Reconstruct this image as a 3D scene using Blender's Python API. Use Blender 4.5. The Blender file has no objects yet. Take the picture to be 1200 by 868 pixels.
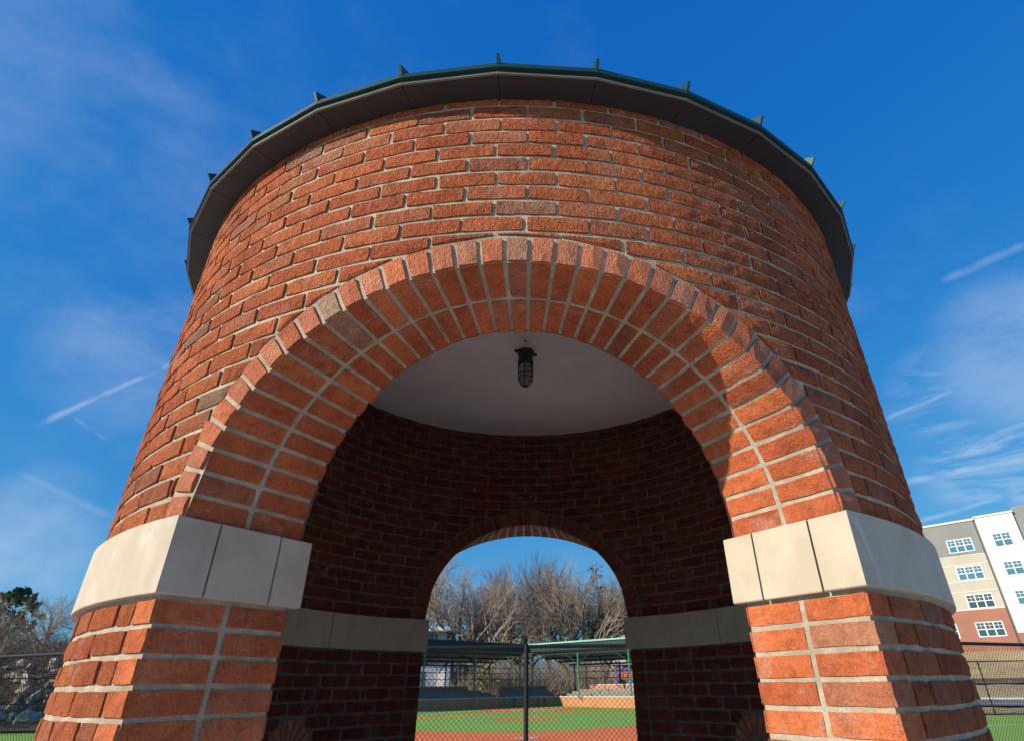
import bpy, bmesh, math, random
import numpy as np
from mathutils import Vector, Matrix
random.seed(7); rng = np.random.default_rng(7)
S = bpy.context.scene; COL = S.collection; PI = math.pi; rad = math.radians

# ------------------------------------------------------------------ camera
EYE = 1.5                                   # eye height above the ground; the pavilion stands at the origin
cam_d = bpy.data.cameras.new('camera'); cam = bpy.data.objects.new('camera', cam_d); COL.objects.link(cam)
cam_d.sensor_width = 36.0; cam_d.lens = 668.32/1200*36; cam_d.clip_start = 0.05; cam_d.clip_end = 6000
cam_d.shift_x = -37.08/1200; cam_d.shift_y = -16.15/1200
yaw, pitch, roll = 0.0294, 0.5249, -0.0128
F = Vector((math.sin(yaw)*math.cos(pitch), math.cos(yaw)*math.cos(pitch), math.sin(pitch)))
R0 = Vector((math.cos(yaw), -math.sin(yaw), 0)); U0 = R0.cross(F)
RX = math.cos(roll)*R0 + math.sin(roll)*U0; UX = -math.sin(roll)*R0 + math.cos(roll)*U0
CAMPOS = Vector((0.0226, -3.2181, EYE))
cam.matrix_world = Matrix(((RX.x, UX.x, -F.x, CAMPOS.x), (RX.y, UX.y, -F.y, CAMPOS.y), (RX.z, UX.z, -F.z, CAMPOS.z), (0,0,0,1)))
S.camera = cam

# ------------------------------------------------------------------ sun and sky
SUN_AZ = rad(-62.5)                         # measured from -Y (behind the camera) towards -X
SUN_EL = rad(23.5)
to_sun = Vector((math.sin(SUN_AZ)*math.cos(SUN_EL), -math.cos(SUN_AZ)*math.cos(SUN_EL), math.sin(SUN_EL)))
sl = bpy.data.lights.new('sun', 'SUN'); sl.energy = 5.0; sl.angle = rad(0.5); sl.color = (1.0, 0.90, 0.76)
sun = bpy.data.objects.new('sun', sl); COL.objects.link(sun)
sun.rotation_euler = (-to_sun).to_track_quat('-Z', 'Y').to_euler()
W = bpy.data.worlds.new('World'); S.world = W; W.use_nodes = True
wn = W.node_tree; wn.nodes.clear()
def WN(t, **k):
    n = wn.nodes.new(t)
    for a, b in k.items(): setattr(n, a, b)
    return n
def wl(a, b): wn.links.new(a, b)
sky = WN('ShaderNodeTexSky', sky_type='NISHITA', sun_disc=False)
sky.sun_elevation = SUN_EL
sky.sun_rotation = math.atan2(to_sun.x, to_sun.y)
sky.altitude = 300; sky.air_density = 1.0; sky.dust_density = 0.35; sky.ozone_density = 2.2
tc = WN('ShaderNodeTexCoord')
def wmath(op, a, b=None, c=None, clamp=False):
    n = WN('ShaderNodeMath', operation=op); n.use_clamp = clamp
    for i, v in enumerate((a, b, c)):
        if v is None: continue
        if isinstance(v, (int, float)): n.inputs[i].default_value = v
        else: wl(v, n.inputs[i])
    return n.outputs[0]
ssep = WN('ShaderNodeSeparateColor'); wl(sky.outputs[0], ssep.inputs[0]); scomb = WN('ShaderNodeCombineColor')
for i_, (k_, g_) in enumerate(((0.16, 1.7), (1.14, 0.66), (3.55, 0.26))):   # deep polarised winter blue
    ch_ = wmath('MULTIPLY', wmath('POWER', ssep.outputs[i_], g_), k_)
    if i_ == 0: ch_ = wmath('MINIMUM', ch_, wmath('MULTIPLY', wmath('POWER', ssep.outputs[1], 0.66), 0.30))
    wl(ch_, scomb.inputs[i_])
def wdot(v, w=None):
    n = WN('ShaderNodeVectorMath', operation='DOT_PRODUCT'); wl(tc.outputs['Generated'], n.inputs[0]); n.inputs[1].default_value = v
    return n.outputs['Value']
def wsmooth(x, a, b):
    n = WN('ShaderNodeMapRange', interpolation_type='SMOOTHSTEP'); wl(x, n.inputs[0])
    n.inputs[1].default_value = a; n.inputs[2].default_value = b; n.inputs[3].default_value = 0; n.inputs[4].default_value = 1
    return n.outputs[0]
def wnoise(scale, detail, rough, sc=(1,1,1), rot=(0,0,0), dist=0.0):
    m = WN('ShaderNodeMapping'); m.inputs['Scale'].default_value = sc; m.inputs['Rotation'].default_value = rot
    wl(tc.outputs['Generated'], m.inputs[0])
    n = WN('ShaderNodeTexNoise'); n.inputs['Scale'].default_value = scale; n.inputs['Detail'].default_value = detail
    n.inputs['Roughness'].default_value = rough; n.inputs['Distortion'].default_value = dist
    wl(m.outputs[0], n.inputs['Vector']); return n.outputs[0]
def sky_dir(px, py):                        # directions of the clouds, read once from the photograph's angles
    return (F + RX*((px-637.08)/668.32) + UX*((417.85-py)/668.32)).normalized()
wisp = wnoise(3.2, 10, 0.58, (1, 1, 1.8), (0.2, 0.3, 0.4), 0.15)
streaks = wnoise(6.0, 10, 0.66, (1, 1, 5), (0.5, 0.2, 0.9), 0.5)
fine = wnoise(24, 4, 0.6)
masks = []
# thin veil everywhere
masks.append(wmath('MULTIPLY', wsmooth(wisp, 0.50, 0.9), 0.11))
def blob(px, py, r_in, r_out, amount, lo=0.38, hi=0.7, src=None):
    c = sky_dir(px, py); d = wdot(c)
    m = wsmooth(d, math.cos(rad(r_out)), math.cos(rad(r_in)))
    masks.append(wmath('MULTIPLY', wmath('MULTIPLY', m, wsmooth(src or wisp, lo, hi)), amount))
blob(15, 652, 2, 6.5, 0.40, 0.28, 0.66)
blob(95, 640, 0, 5, 0.28, 0.38, 0.66)
blob(60, 590, 0, 4, 0.16, 0.36, 0.7)
blob(1205, 415, 1, 8, 0.30, 0.40, 0.72)
blob(1120, 470, 0, 6, 0.28, 0.38, 0.7, streaks)
blob(1185, 545, 0, 7, 0.28, 0.42, 0.6, streaks)
blob(40, 90, 3, 22, 0.13, 0.36, 0.72)
blob(150, 410, 1, 8, 0.20, 0.4, 0.7)
def trail(a, b, width, amount):             # contrail: a short great-circle band
    da, db = sky_dir(*a), sky_dir(*b); n = da.cross(db).normalized(); mid = (da+db).normalized(); half = math.acos(max(-1, min(1, da.dot(db))))/2
    wob = wmath('MULTIPLY', wmath('SUBTRACT', fine, 0.5), width*1.2)
    dist = wmath('ABSOLUTE', wmath('ADD', wdot(n), wob))
    band = wmath('SUBTRACT', 1.0, wsmooth(dist, 0.0, width))
    cap = wsmooth(wdot(mid), math.cos(half*1.12), math.cos(half*0.7))
    masks.append(wmath('MULTIPLY', wmath('MULTIPLY', band, cap), wmath('MULTIPLY', amount, wsmooth(fine, 0.2, 0.6))))
trail((45, 497), (215, 420), 0.0075, 0.30)
trail((85, 488), (125, 515), 0.005, 0.13)
trail((1105, 330), (1215, 280), 0.009, 0.15)
trail((1035, 492), (1125, 455), 0.006, 0.22)
trail((1060, 565), (1215, 535), 0.008, 0.34)
trail((1075, 612), (1180, 580), 0.005, 0.22)
trail((20, 555), (130, 606), 0.011, 0.16)
tot = masks[0]
for m in masks[1:]: tot = wmath('MAXIMUM', tot, m)
# low horizon haze
sepz = WN('ShaderNodeSeparateXYZ'); wl(tc.outputs['Generated'], sepz.inputs[0])
mixc = WN('ShaderNodeMix', data_type='RGBA'); wl(tot, mixc.inputs[0]); wl(scomb.outputs[0], mixc.inputs[6]); mixc.inputs[7].default_value = (6.6, 7.2, 8.2, 1)
bg = WN('ShaderNodeBackground'); bg.inputs[1].default_value = 0.10; wl(mixc.outputs[2], bg.inputs[0])
wo = WN('ShaderNodeOutputWorld'); wl(bg.outputs[0], wo.inputs[0])
S.view_settings.view_transform = 'Standard'; S.view_settings.look = 'None'; S.view_settings.exposure = 0.30; S.view_settings.gamma = 1.0

# ------------------------------------------------------------------ helpers
def tag(o, label=None, cat=None, group=None, kind=None):
    for k, v in (('label', label), ('category', cat), ('group', group), ('kind', kind)):
        if v: o[k] = v
    return o
def empty(name, loc=(0,0,0), rz=0, **k):
    o = bpy.data.objects.new(name, None); o.location = loc; o.rotation_euler = (0,0,rz); o.empty_display_size = 0.2; COL.objects.link(o)
    return tag(o, **k)
def link(name, me, parent=None, loc=(0,0,0), rz=0, **k):
    o = bpy.data.objects.new(name, me); COL.objects.link(o); o.location = loc; o.rotation_euler = (0,0,rz)
    if parent: o.parent = parent
    return tag(o, **k)
class MB:
    def __init__(s): s.v = []; s.f = []; s.t = []; s.ft = (0.5, 0.0, 0.5)
    def add(s, vs, fs):
        n = len(s.v); s.v.extend([tuple(v) for v in vs]); s.f.extend([tuple(i+n for i in f) for f in fs]); s.t.extend([s.ft]*len(fs))
    def box(s, lo, hi):
        (a,b,c),(d,e,f) = lo, hi
        s.add([(a,b,c),(d,b,c),(d,e,c),(a,e,c),(a,b,f),(d,b,f),(d,e,f),(a,e,f)], BOXF)
    def obox(s, o, ex, ey, lo, hi):         # box in a horizontal frame
        vs = [Vector(o)+Vector(ex)*x+Vector(ey)*y+Vector((0,0,z)) for (x,y,z) in
              [(lo[0],lo[1],lo[2]),(hi[0],lo[1],lo[2]),(hi[0],hi[1],lo[2]),(lo[0],hi[1],lo[2]),(lo[0],lo[1],hi[2]),(hi[0],lo[1],hi[2]),(hi[0],hi[1],hi[2]),(lo[0],hi[1],hi[2])]]
        s.add(vs, BOXF)
    def tube(s, p, q, r1, r2=None, n=6, caps=True):
        r2 = r1 if r2 is None else r2
        p = Vector(p); q = Vector(q); d = (q-p)
        if d.length < 1e-6: return
        d.normalize(); a = d.orthogonal().normalized(); b = d.cross(a)
        vs = [p+(a*math.cos(2*PI*i/n)+b*math.sin(2*PI*i/n))*r1 for i in range(n)]+[q+(a*math.cos(2*PI*i/n)+b*math.sin(2*PI*i/n))*r2 for i in range(n)]
        fs = [(i,(i+1)%n,n+(i+1)%n,n+i) for i in range(n)]
        if caps: fs += [tuple(range(n-1,-1,-1)), tuple(range(n,2*n))]
        s.add(vs, fs)
    def lathe(s, prof, c=(0,0,0), n=24):
        vs = []; fs = []
        for (r,z) in prof:
            vs += [(c[0]+r*math.cos(2*PI*i/n), c[1]+r*math.sin(2*PI*i/n), c[2]+z) for i in range(n)]
        for k in range(len(prof)-1):
            fs += [(k*n+i, k*n+(i+1)%n, (k+1)*n+(i+1)%n, (k+1)*n+i) for i in range(n)]
        s.add(vs, fs)
    def mesh(s, name, mat, smooth=False, tint=False):
        me = bpy.data.meshes.new(name); me.from_pydata(s.v, [], s.f); me.materials.append(mat)
        if tint:
            at = me.attributes.new('tint', 'FLOAT_COLOR', 'FACE')
            at.data.foreach_set('color', np.array([(a,b,c,1) for a,b,c in s.t], dtype=np.float32).ravel())
        if smooth: me.polygons.foreach_set('use_smooth', [True]*len(s.f))
        me.update(); return me
    def build(s, name, mat, parent=None, smooth=False, tint=False, loc=(0,0,0), **k):
        return link(name, s.mesh(name, mat, smooth, tint), parent, loc, **k)
BOXF = [(0,3,2,1),(4,5,6,7),(0,1,5,4),(1,2,6,5),(2,3,7,6),(3,0,4,7)]

# ------------------------------------------------------------------ materials
def newmat(name, rough=0.8, spec=0.3):
    m = bpy.data.materials.new(name); m.use_nodes = True; nt = m.node_tree
    b = nt.nodes['Principled BSDF']; b.inputs['Roughness'].default_value = rough; b.inputs['Specular IOR Level'].default_value = spec
    return m, nt, b
class NT:
    def __init__(s, nt): s.nt = nt
    def n(s, t, **k):
        x = s.nt.nodes.new(t)
        for a, b in k.items(): setattr(x, a, b)
        return x
    def l(s, a, b): s.nt.links.new(a, b)
    def pos(s): return s.n('ShaderNodeNewGeometry').outputs['Position']
    def noise(s, scale, detail=4, rough=0.6, sc=None, dist=0.0, vec=None):
        v = vec or s.pos()
        if sc:
            m = s.n('ShaderNodeMapping'); m.inputs['Scale'].default_value = sc; s.l(v, m.inputs[0]); v = m.outputs[0]
        x = s.n('ShaderNodeTexNoise'); x.inputs['Scale'].default_value = scale; x.inputs['Detail'].default_value = detail
        x.inputs['Roughness'].default_value = rough; x.inputs['Distortion'].default_value = dist
        s.l(v, x.inputs['Vector']); return x.outputs[0]
    def rng(s, x, a, b, c=0.0, d=1.0, smooth=True):
        r = s.n('ShaderNodeMapRange', interpolation_type='SMOOTHSTEP' if smooth else 'LINEAR'); s.l(x, r.inputs[0])
        for i, v in enumerate((a,b,c,d)): r.inputs[i+1].default_value = v
        return r.outputs[0]
    def math(s, op, a, b=None):
        r = s.n('ShaderNodeMath', operation=op)
        for i, v in enumerate((a,b)):
            if v is None: continue
            if isinstance(v,(int,float)): r.inputs[i].default_value = v
            else: s.l(v, r.inputs[i])
        return r.outputs[0]
    def mix(s, f, a, b, mode='MIX'):
        r = s.n('ShaderNodeMix', data_type='RGBA', blend_type=mode)
        for i, v in ((0,f),(6,a),(7,b)):
            if isinstance(v,(int,float)): r.inputs[i].default_value = v
            elif isinstance(v, tuple): r.inputs[i].default_value = (*v,1)
            else: s.l(v, r.inputs[i])
        return r.outputs[2]
    def bump(s, h, strength, dist, b, prev=None):
        r = s.n('ShaderNodeBump'); r.inputs['Strength'].default_value = strength; r.inputs['Distance'].default_value = dist; s.l(h, r.inputs['Height'])
        if prev: s.l(prev, r.inputs['Normal'])
        s.l(r.outputs[0], b.inputs['Normal']); return r.outputs[0]
def plain(name, col, rough=0.7, spec=0.3, metal=0.0, vary=0.12, scale=6, bump=0.0, bscale=60):
    m, nt, b = newmat(name, rough, spec); N = NT(nt); b.inputs['Metallic'].default_value = metal
    f = N.rng(N.noise(scale, 5), 0.3, 0.7)
    c = N.mix(f, tuple(x*(1-vary) for x in col), tuple(min(1,x*(1+vary)) for x in col)); N.l(c, b.inputs['Base Color'])
    if bump: N.bump(N.noise(bscale, 4), bump, 0.004, b)
    return m
def brick_mat(name, rough_face):
    m, nt, b = newmat(name, 0.93, 0.15); N = NT(nt)
    at = N.n('ShaderNodeAttribute', attribute_name='tint'); sp = N.n('ShaderNodeSeparateColor'); N.l(at.outputs['Color'], sp.inputs[0])
    tr, tg, tb = sp.outputs
    cr = N.n('ShaderNodeValToRGB'); N.l(tr, cr.inputs[0]); e = cr.color_ramp.elements
    e[0].position = 0.0; e[0].color = (0.060,0.022,0.020,1); e[1].position = 1.0; e[1].color = (0.70,0.225,0.085,1)
    x = e.new(0.3); x.color = (0.21,0.060,0.036,1); x = e.new(0.5); x.color = (0.46,0.112,0.046,1); x = e.new(0.75); x.color = (0.59,0.162,0.060,1)
    c = N.mix(tg, cr.outputs[0], (0.36,0.235,0.165))                      # burnt / pale bricks
    patch = N.rng(N.noise(17, 5, 0.65), 0.35, 0.68)
    c = N.mix(N.math('MULTIPLY', patch, 0.24), c, (0.27,0.062,0.03))
    grain = N.rng(N.noise(330, 3, 0.7), 0.36, 0.62, 0.74, 1.2, False)
    pit = N.rng(N.noise(115 if rough_face else 240, 5, 0.75), 0.36, 0.46, 0.48 if rough_face else 0.75, 1.0)
    grain = N.math('MULTIPLY', grain, pit)
    grime = N.rng(N.noise(2.6, 6, 0.65, (1,1,0.7)), 0.36, 0.66, 1.26, 0.92)
    smut = N.rng(N.noise(24, 5, 0.7), 0.36, 0.52, 0.80, 1.04)
    grain = N.math('MULTIPLY', N.math('MULTIPLY', grain, grime), smut)
    c = N.mix(1.0, c, N.n('ShaderNodeCombineColor').outputs[0], 'MULTIPLY') if False else c
    mul = N.n('ShaderNodeVectorMath', operation='SCALE'); N.l(c, mul.inputs[0]); N.l(grain, mul.inputs['Scale']); c = mul.outputs[0]
    # salt bloom: smears on some bricks, and pin-head lime specks
    bloom = N.rng(N.noise(7.5, 6, 0.7, dist=0.8), 0.52, 0.70)
    brk = N.rng(N.noise(160, 4, 0.8), 0.40, 0.64)
    c = N.mix(N.math('MULTIPLY', N.math('MULTIPLY', bloom, brk), 0.6), c, (0.56,0.46,0.38))
    vo = N.n('ShaderNodeTexVoronoi'); vo.inputs['Scale'].default_value = 120; N.l(N.pos(), vo.inputs['Vector'])
    speck = N.math('MULTIPLY', N.rng(vo.outputs['Distance'], 0.10, 0.20, 1, 0), N.rng(N.noise(47, 2), 0.54, 0.62))
    c = N.mix(N.math('MULTIPLY', speck, 0.6), c, (0.75,0.66,0.55))
    N.l(c, b.inputs['Base Color'])
    hgt = N.math('ADD', N.rng(N.noise(62 if rough_face else 110, 3, 0.6, (1.0,1.0,0.55)), 0.34, 0.66, 0, 1, False), N.math('MULTIPLY', N.rng(N.noise(190, 3, 0.7), 0.34, 0.66, 0, 1, False), 0.55))
    p = N.bump(hgt, 1.0, 0.0135 if rough_face else 0.0034, b)
    N.bump(N.noise(420, 3, 0.7), 0.6, 0.003, b, p)
    return m
M = {}
M['brick'] = brick_mat('rock_faced_brick', True)
M['brick_smooth'] = brick_mat('smooth_brick', False)
def mortar_mat():
    m, nt, b = newmat('mortar', 0.95, 0.1); N = NT(nt)
    f = N.rng(N.noise(14, 6, 0.65), 0.35, 0.65)
    c = N.mix(f, (0.38,0.315,0.225), (0.53,0.45,0.335))
    d = N.rng(N.noise(210, 3, 0.7), 0.33, 0.5)
    c = N.mix(d, (0.30,0.26,0.20), c); c = N.mix(N.math('MULTIPLY', N.rng(N.noise(4.5, 6, 0.7), 0.45, 0.66), 0.5), c, (0.26,0.215,0.16)); c = N.mix(N.math('MULTIPLY', N.rng(N.noise(11, 6, 0.75, dist=0.6), 0.56, 0.68), 0.45), c, (0.40,0.20,0.12)); N.l(c, b.inputs['Base Color'])
    N.bump(N.noise(130, 5, 0.7), 1.0, 0.004, b); return m
M['mortar'] = mortar_mat()
M['mortar_shaded'] = plain('shade_darkened_inner_mortar', (0.165,0.135,0.115), 0.95, 0.1, vary=0.25, scale=14, bump=1.0, bscale=130)  # same mortar, colour darkened to carry the shade inside the drum
def stone_mat():
    m, nt, b = newmat('cast_limestone', 0.85, 0.2); N = NT(nt)
    c = N.mix(N.rng(N.noise(7, 6, 0.6), 0.35, 0.65), (0.45,0.378,0.288), (0.52,0.445,0.342))
    bloom = N.rng(N.noise(5.5, 6, 0.65, dist=1.2), 0.60, 0.74)
    c = N.mix(N.math('MULTIPLY', bloom, 0.55), c, (0.66,0.62,0.60))
    st = N.rng(N.noise(3.5, 5, 0.6, (1,1,0.35)), 0.58, 0.75)
    c = N.mix(N.math('MULTIPLY', st, 0.25), c, (0.40,0.35,0.29))
    vo = N.n('ShaderNodeTexVoronoi'); vo.inputs['Scale'].default_value = 75; N.l(N.pos(), vo.inputs['Vector'])
    hole = N.math('MULTIPLY', N.rng(vo.outputs['Distance'], 0.07, 0.16, 1, 0), N.rng(N.noise(30, 2), 0.55, 0.62))
    c = N.mix(N.math('MULTIPLY', hole, 0.6), c, (0.20,0.17,0.13))
    drip = N.math('MULTIPLY', N.rng(N.noise(26, 5, 0.7, (1,1,0.10)), 0.56, 0.72), N.rng(N.noise(2.2, 3), 0.42, 0.62))
    c = N.mix(N.math('MULTIPLY', drip, 0.30), c, (0.30,0.25,0.19))
    N.l(c, b.inputs['Base Color']); N.bump(N.noise(140, 5, 0.7), 0.5, 0.002, b); return m
M['stone'] = stone_mat()
M['gap'] = plain('dark_joint_sealant', (0.05,0.045,0.04), 0.9)
M['ceiling'] = plain('painted_ceiling_board', (0.90,0.75,0.645), 0.9, 0.2, vary=0.06, scale=2.2, bump=0.25, bscale=300)
M['soffit'] = plain('bronze_soffit_metal', (0.034,0.030,0.029), 0.5, 0.35, 0.0, 0.1)
M['green'] = plain('dark_green_roof_metal', (0.014,0.042,0.036), 0.38, 0.5, 0.0, 0.12)
M['lip'] = plain('worn_drip_edge', (0.16,0.145,0.12), 0.5, 0.5)
M['black'] = plain('black_painted_metal', (0.02,0.02,0.022), 0.5, 0.5)
M['vinyl'] = plain('black_vinyl_coated_wire', (0.010,0.011,0.014), 0.6, 0.25)
M['bronze'] = plain('dark_bronze_lamp_metal', (0.03,0.024,0.022), 0.5, 0.5)
M['box'] = plain('grey_plastic_box', (0.36,0.38,0.42), 0.5, 0.4)
g, nt, b = newmat('frosted_lamp_glass', 0.25, 0.5); b.inputs['Base Color'].default_value = (0.42,0.38,0.35,1); b.inputs['Transmission Weight'].default_value = 0.35; M['globe'] = g

# ------------------------------------------------------------------ pavilion geometry
RO, RI = 1.843, 1.4454                       # outer and inner radius of the brick drum
TH_O, TH_I = 0.536, 0.5245                   # half angle of the openings at the outer / inner face
Z1, Z2 = EYE+0.2248, EYE+0.4257              # bottom and top of the limestone band
ZC = EYE+1.134; RISE = ZC-Z2                 # arch crown
ZW = EYE+1.913; ZCEIL = EYE+1.902
RING = 0.094
ROT = -0.008
def th_half(r): t = (r-RI)/(RO-RI); return TH_I+(TH_O-TH_I)*t
def arc_sz(phi, r, w=0.0):                   # intrados in the unrolled face (s along the arc, z up), offset outwards by w
    th = th_half(r); k = math.sin(th)
    def P(p):
        return r*math.asin(max(-1,min(1,k*math.cos(p)))), Z2+RISE*math.sin(p)
    s, z = P(phi)
    if w:
        e = 1e-3; s1, z1 = P(phi-e); s2, z2 = P(phi+e); ds, dz = s2-s1, z2-z1; L = math.hypot(ds,dz)
        s, z = s+dz/L*w, z-ds/L*w
    return s, z
# equal spacing of the voussoirs
_ph = [PI*i/400 for i in range(401)]; _cum = [0.0]
for i in range(400):
    a = arc_sz(_ph[i], 1.65); c_ = arc_sz(_ph[i+1], 1.65); _cum.append(_cum[-1]+math.hypot(a[0]-c_[0], a[1]-c_[1]))
def phi_of(t):
    L = t*_cum[-1]
    return float(np.interp(L, _cum, _ph))
def cyl(r, th, z): return Vector((r*math.sin(th), -r*math.cos(th), z))
NV = 37
ARC_L = _cum[-1]

pav = empty('brick_pavilion', (0,0,0), 0, label='round red brick pavilion with tall arched openings, pale stone band and dark green metal roof', cat='pavilion')

# ---- mortar core (the "wall"), recessed behind the brick faces
REC = 0.0050
ro, ri = RO-REC, RI+REC
def arch_bottom(th, r, w):                   # z of the offset arch curve above angle th (relative to the opening centre)
    best = None
    s = abs(th)*r
    pts = CURVES[(round(r,4), w)]
    if s > pts[0][0]: return None
    for i in range(len(pts)-1):
        if pts[i][0] >= s >= pts[i+1][0]:
            t = (pts[i][0]-s)/(pts[i][0]-pts[i+1][0]+1e-9); return pts[i][1]+(pts[i+1][1]-pts[i][1])*t
    return pts[-1][1]
CURVES = {}
def mk_curve(r, w):
    CURVES[(round(r,4), w)] = [arc_sz(PI/2*i/120, r, w) for i in range(121)]
for r_ in (RO, RI):
    for w_ in (0.0, RING, RING+0.012): mk_curve(r_, w_)
core = MB()
def opening_of(th):                          # nearest opening centre
    a = (th-ROT+PI) % (2*PI) - PI
    return a if abs(a) < PI/2 else (abs(a)-PI)*(1 if a > 0 else -1)
def face_sheet(r, rr, inward, thh):
    cols = []
    edges = [-thh, thh, PI-thh, PI+thh]
    n_open, n_pier = 44, 96
    ths = [ -thh+2*thh*i/n_open for i in range(n_open)] + [thh+(PI-2*thh)*i/n_pier for i in range(n_pier)]
    ths = ths + [t+PI for t in ths] + [2*PI-thh]
    def strip(th1, th2, lo1, lo2, hi, n):
        idx = []
        for k in range(n):
            a1 = lo1+(hi-lo1)*k/n; a2 = lo2+(hi-lo2)*k/n; b1 = lo1+(hi-lo1)*(k+1)/n; b2 = lo2+(hi-lo2)*(k+1)/n
            q = [cyl(rr, th1+ROT, a1), cyl(rr, th2+ROT, a2), cyl(rr, th2+ROT, b2), cyl(rr, th1+ROT, b1)]
            core.add(q if not inward else q[::-1], [(0,1,2,3)])
    for a, b_ in zip(ths[:-1], ths[1:]):
        m = ((a+b_)/2+PI/2) % PI - PI/2
        inside = abs(m) < thh
        if inside:
            aa = (a+PI/2) % PI - PI/2; bb = aa+(b_-a)
            la = arch_bottom(max(-thh,min(thh,aa)), r, 0.0) or Z2; lb = arch_bottom(max(-thh,min(thh,bb)), r, 0.0) or Z2
            strip(a, b_, la, lb, ZW+0.02, 10)
        else:
            strip(a, b_, Z1+0.0, Z1+0.0, ZW+0.02, 8)
            holes = None
            if inward:
                mm = (a+b_)/2
                for c0 in NICHE:
                    d = abs(((mm-c0+PI) % (2*PI))-PI)*rr
                    if d < NW: holes = [math.sqrt(max(0, NW**2-(abs(((t-c0+PI)%(2*PI))-PI)*rr)**2)) if abs(((t-c0+PI)%(2*PI))-PI)*rr < NW else 0 for t in (a,b_)]
            if holes: strip(a, b_, NZ+holes[0], NZ+holes[1], Z1, 4); strip(a, b_, -0.05, -0.05, NZ-0.42, 2)
            else: strip(a, b_, -0.05, -0.05, Z1, 8)
NICHE = (rad(-115.0), rad(115.0)); NW = 0.078; NZ = EYE-0.315
face_sheet(RO, ro, False, TH_O)
outer_core = core; core = MB(); face_sheet(RI, ri, True, TH_I); inner_core = core; core = outer_core
# reveals: soffit and jambs
def reveal(c0):
    n = 60; m = 4
    for i in range(n):
        for j in range(m):
            q = []
            for (ii, jj) in ((i,j),(i+1,j),(i+1,j+1),(i,j+1)):
                r = ri+(ro-ri)*jj/m; s, z = arc_sz(PI*ii/n, r, REC); q.append(cyl(r, s/r+c0+ROT, z))
            core.add(q, [(0,1,2,3)])
    for sg in (-1, 1):
        for j in range(m):
            q = []
            for (zz, jj) in ((-0.05,j),(-0.05,j+1),(Z2,j+1),(Z2,j)):
                r = ri+(ro-ri)*jj/m; q.append(cyl(r, sg*(th_half(r)+REC/r)+c0+ROT, zz))
            core.add(q if sg < 0 else q[::-1], [(0,1,2,3)])
reveal(0.0); reveal(PI)
for c0 in NICHE:                             # recessed light niches in the inner wall
    nn = 10; pts = [(NW*math.cos(PI*i/nn), NZ+NW*math.sin(PI*i/nn)) for i in range(nn+1)]
    pts = [(NW, NZ-0.42)]+pts+[(-NW, NZ-0.42)]
    for i in range(len(pts)):
        p, q_ = pts[i], pts[(i+1) % len(pts)]
        core.add([cyl(ri, c0+p[0]/ri, p[1]), cyl(ri, c0+q_[0]/ri, q_[1]), cyl(ri+0.11, c0+q_[0]/ri, q_[1]), cyl(ri+0.11, c0+p[0]/ri, p[1])], [(0,1,2,3)])
    core.add([cyl(ri+0.11, c0+p[0]/ri, p[1]) for p in pts], [tuple(range(len(pts)))])
wall = core.build('wall', M['mortar'], pav)
inner_core.build('inner_mortar', M['mortar_shaded'], wall)

# ---- bricks
ZTOP = ZW+0.004
BH, JT = 0.0556, 0.0138
COURSE_UP, COURSE_LO = 0.0692, 0.0695
def rand_tint():
    x = random.random(); pale = 0.0
    if x < 0.045: pale = random.uniform(0.45, 0.9)
    elif x < 0.13: pale = random.uniform(0.12, 0.3)
    return (min(1, max(0.34, random.gauss(0.72, 0.115))), pale, random.random())
def grid_box(nx, ny, nz, faces='xyzXYZ', fn=None):
    """unit box surface [0,1]^3 as quads, mapped through fn"""
    idx = {}; vs = []; fs = []
    def vid(i,j,k):
        key = (i,j,k)
        if key not in idx: idx[key] = len(vs); vs.append(fn(i/nx, j/ny, k/nz, key))
        return idx[key]
    for i in range(nx):
        for k in range(nz):
            if 'y' in faces: fs.append((vid(i,0,k), vid(i+1,0,k), vid(i+1,0,k+1), vid(i,0,k+1)))
            if 'Y' in faces: fs.append((vid(i,ny,k), vid(i,ny,k+1), vid(i+1,ny,k+1), vid(i+1,ny,k)))
    for i in range(nx):
        for j in range(ny):
            if 'z' in faces: fs.append((vid(i,j,0), vid(i,j+1,0), vid(i+1,j+1,0), vid(i+1,j,0)))
            if 'Z' in faces: fs.append((vid(i,j,nz), vid(i+1,j,nz), vid(i+1,j+1,nz), vid(i,j+1,nz)))
    for j in range(ny):
        for k in range(nz):
            if 'x' in faces: fs.append((vid(0,j,k), vid(0,j,k+1), vid(0,j+1,k+1), vid(0,j+1,k)))
            if 'X' in faces: fs.append((vid(nx,j,k), vid(nx,j+1,k), vid(nx,j+1,k+1), vid(nx,j,k+1)))
    return vs, fs
def stretcher(L, H, amp=0.0018, nx=5):
    """a brick lying in the wall: face towards -y, centred on x and z"""
    D = 0.05; ex = [random.uniform(-1,1)*0.0022 for _ in range(8)]
    def fn(u, v, w, key):
        x = (u-0.5)*L; z = (w-0.5)*H; y = 0.0 if v < 0.5 else D
        z += random.uniform(-1,1)*0.0016; x += random.uniform(-1,1)*0.0016
        if v < 0.5:
            edge = key[2] in (0,2) or key[0] in (0,nx)
            y += random.uniform(-amp, amp*0.6) + (0.0010 if edge else -0.0018)
            if edge and random.random() < 0.16: y += random.uniform(0.0003,0.0010)
            if key[0] in (0,nx) and key[2] in (0,2): y += 0.0004; z -= (w-0.5)*0.0022; x -= (u-0.5)*0.0012
        return (x, y, z)
    return grid_box(nx, 1, 2, 'yzZxX', fn)
VAR = [stretcher(0.1931+random.uniform(-0.002,0.003), BH+random.uniform(-0.0015,0.002)) for _ in range(14)]
VART = [rand_tint() for _ in range(48)]
_mesh_cache = {}
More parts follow.
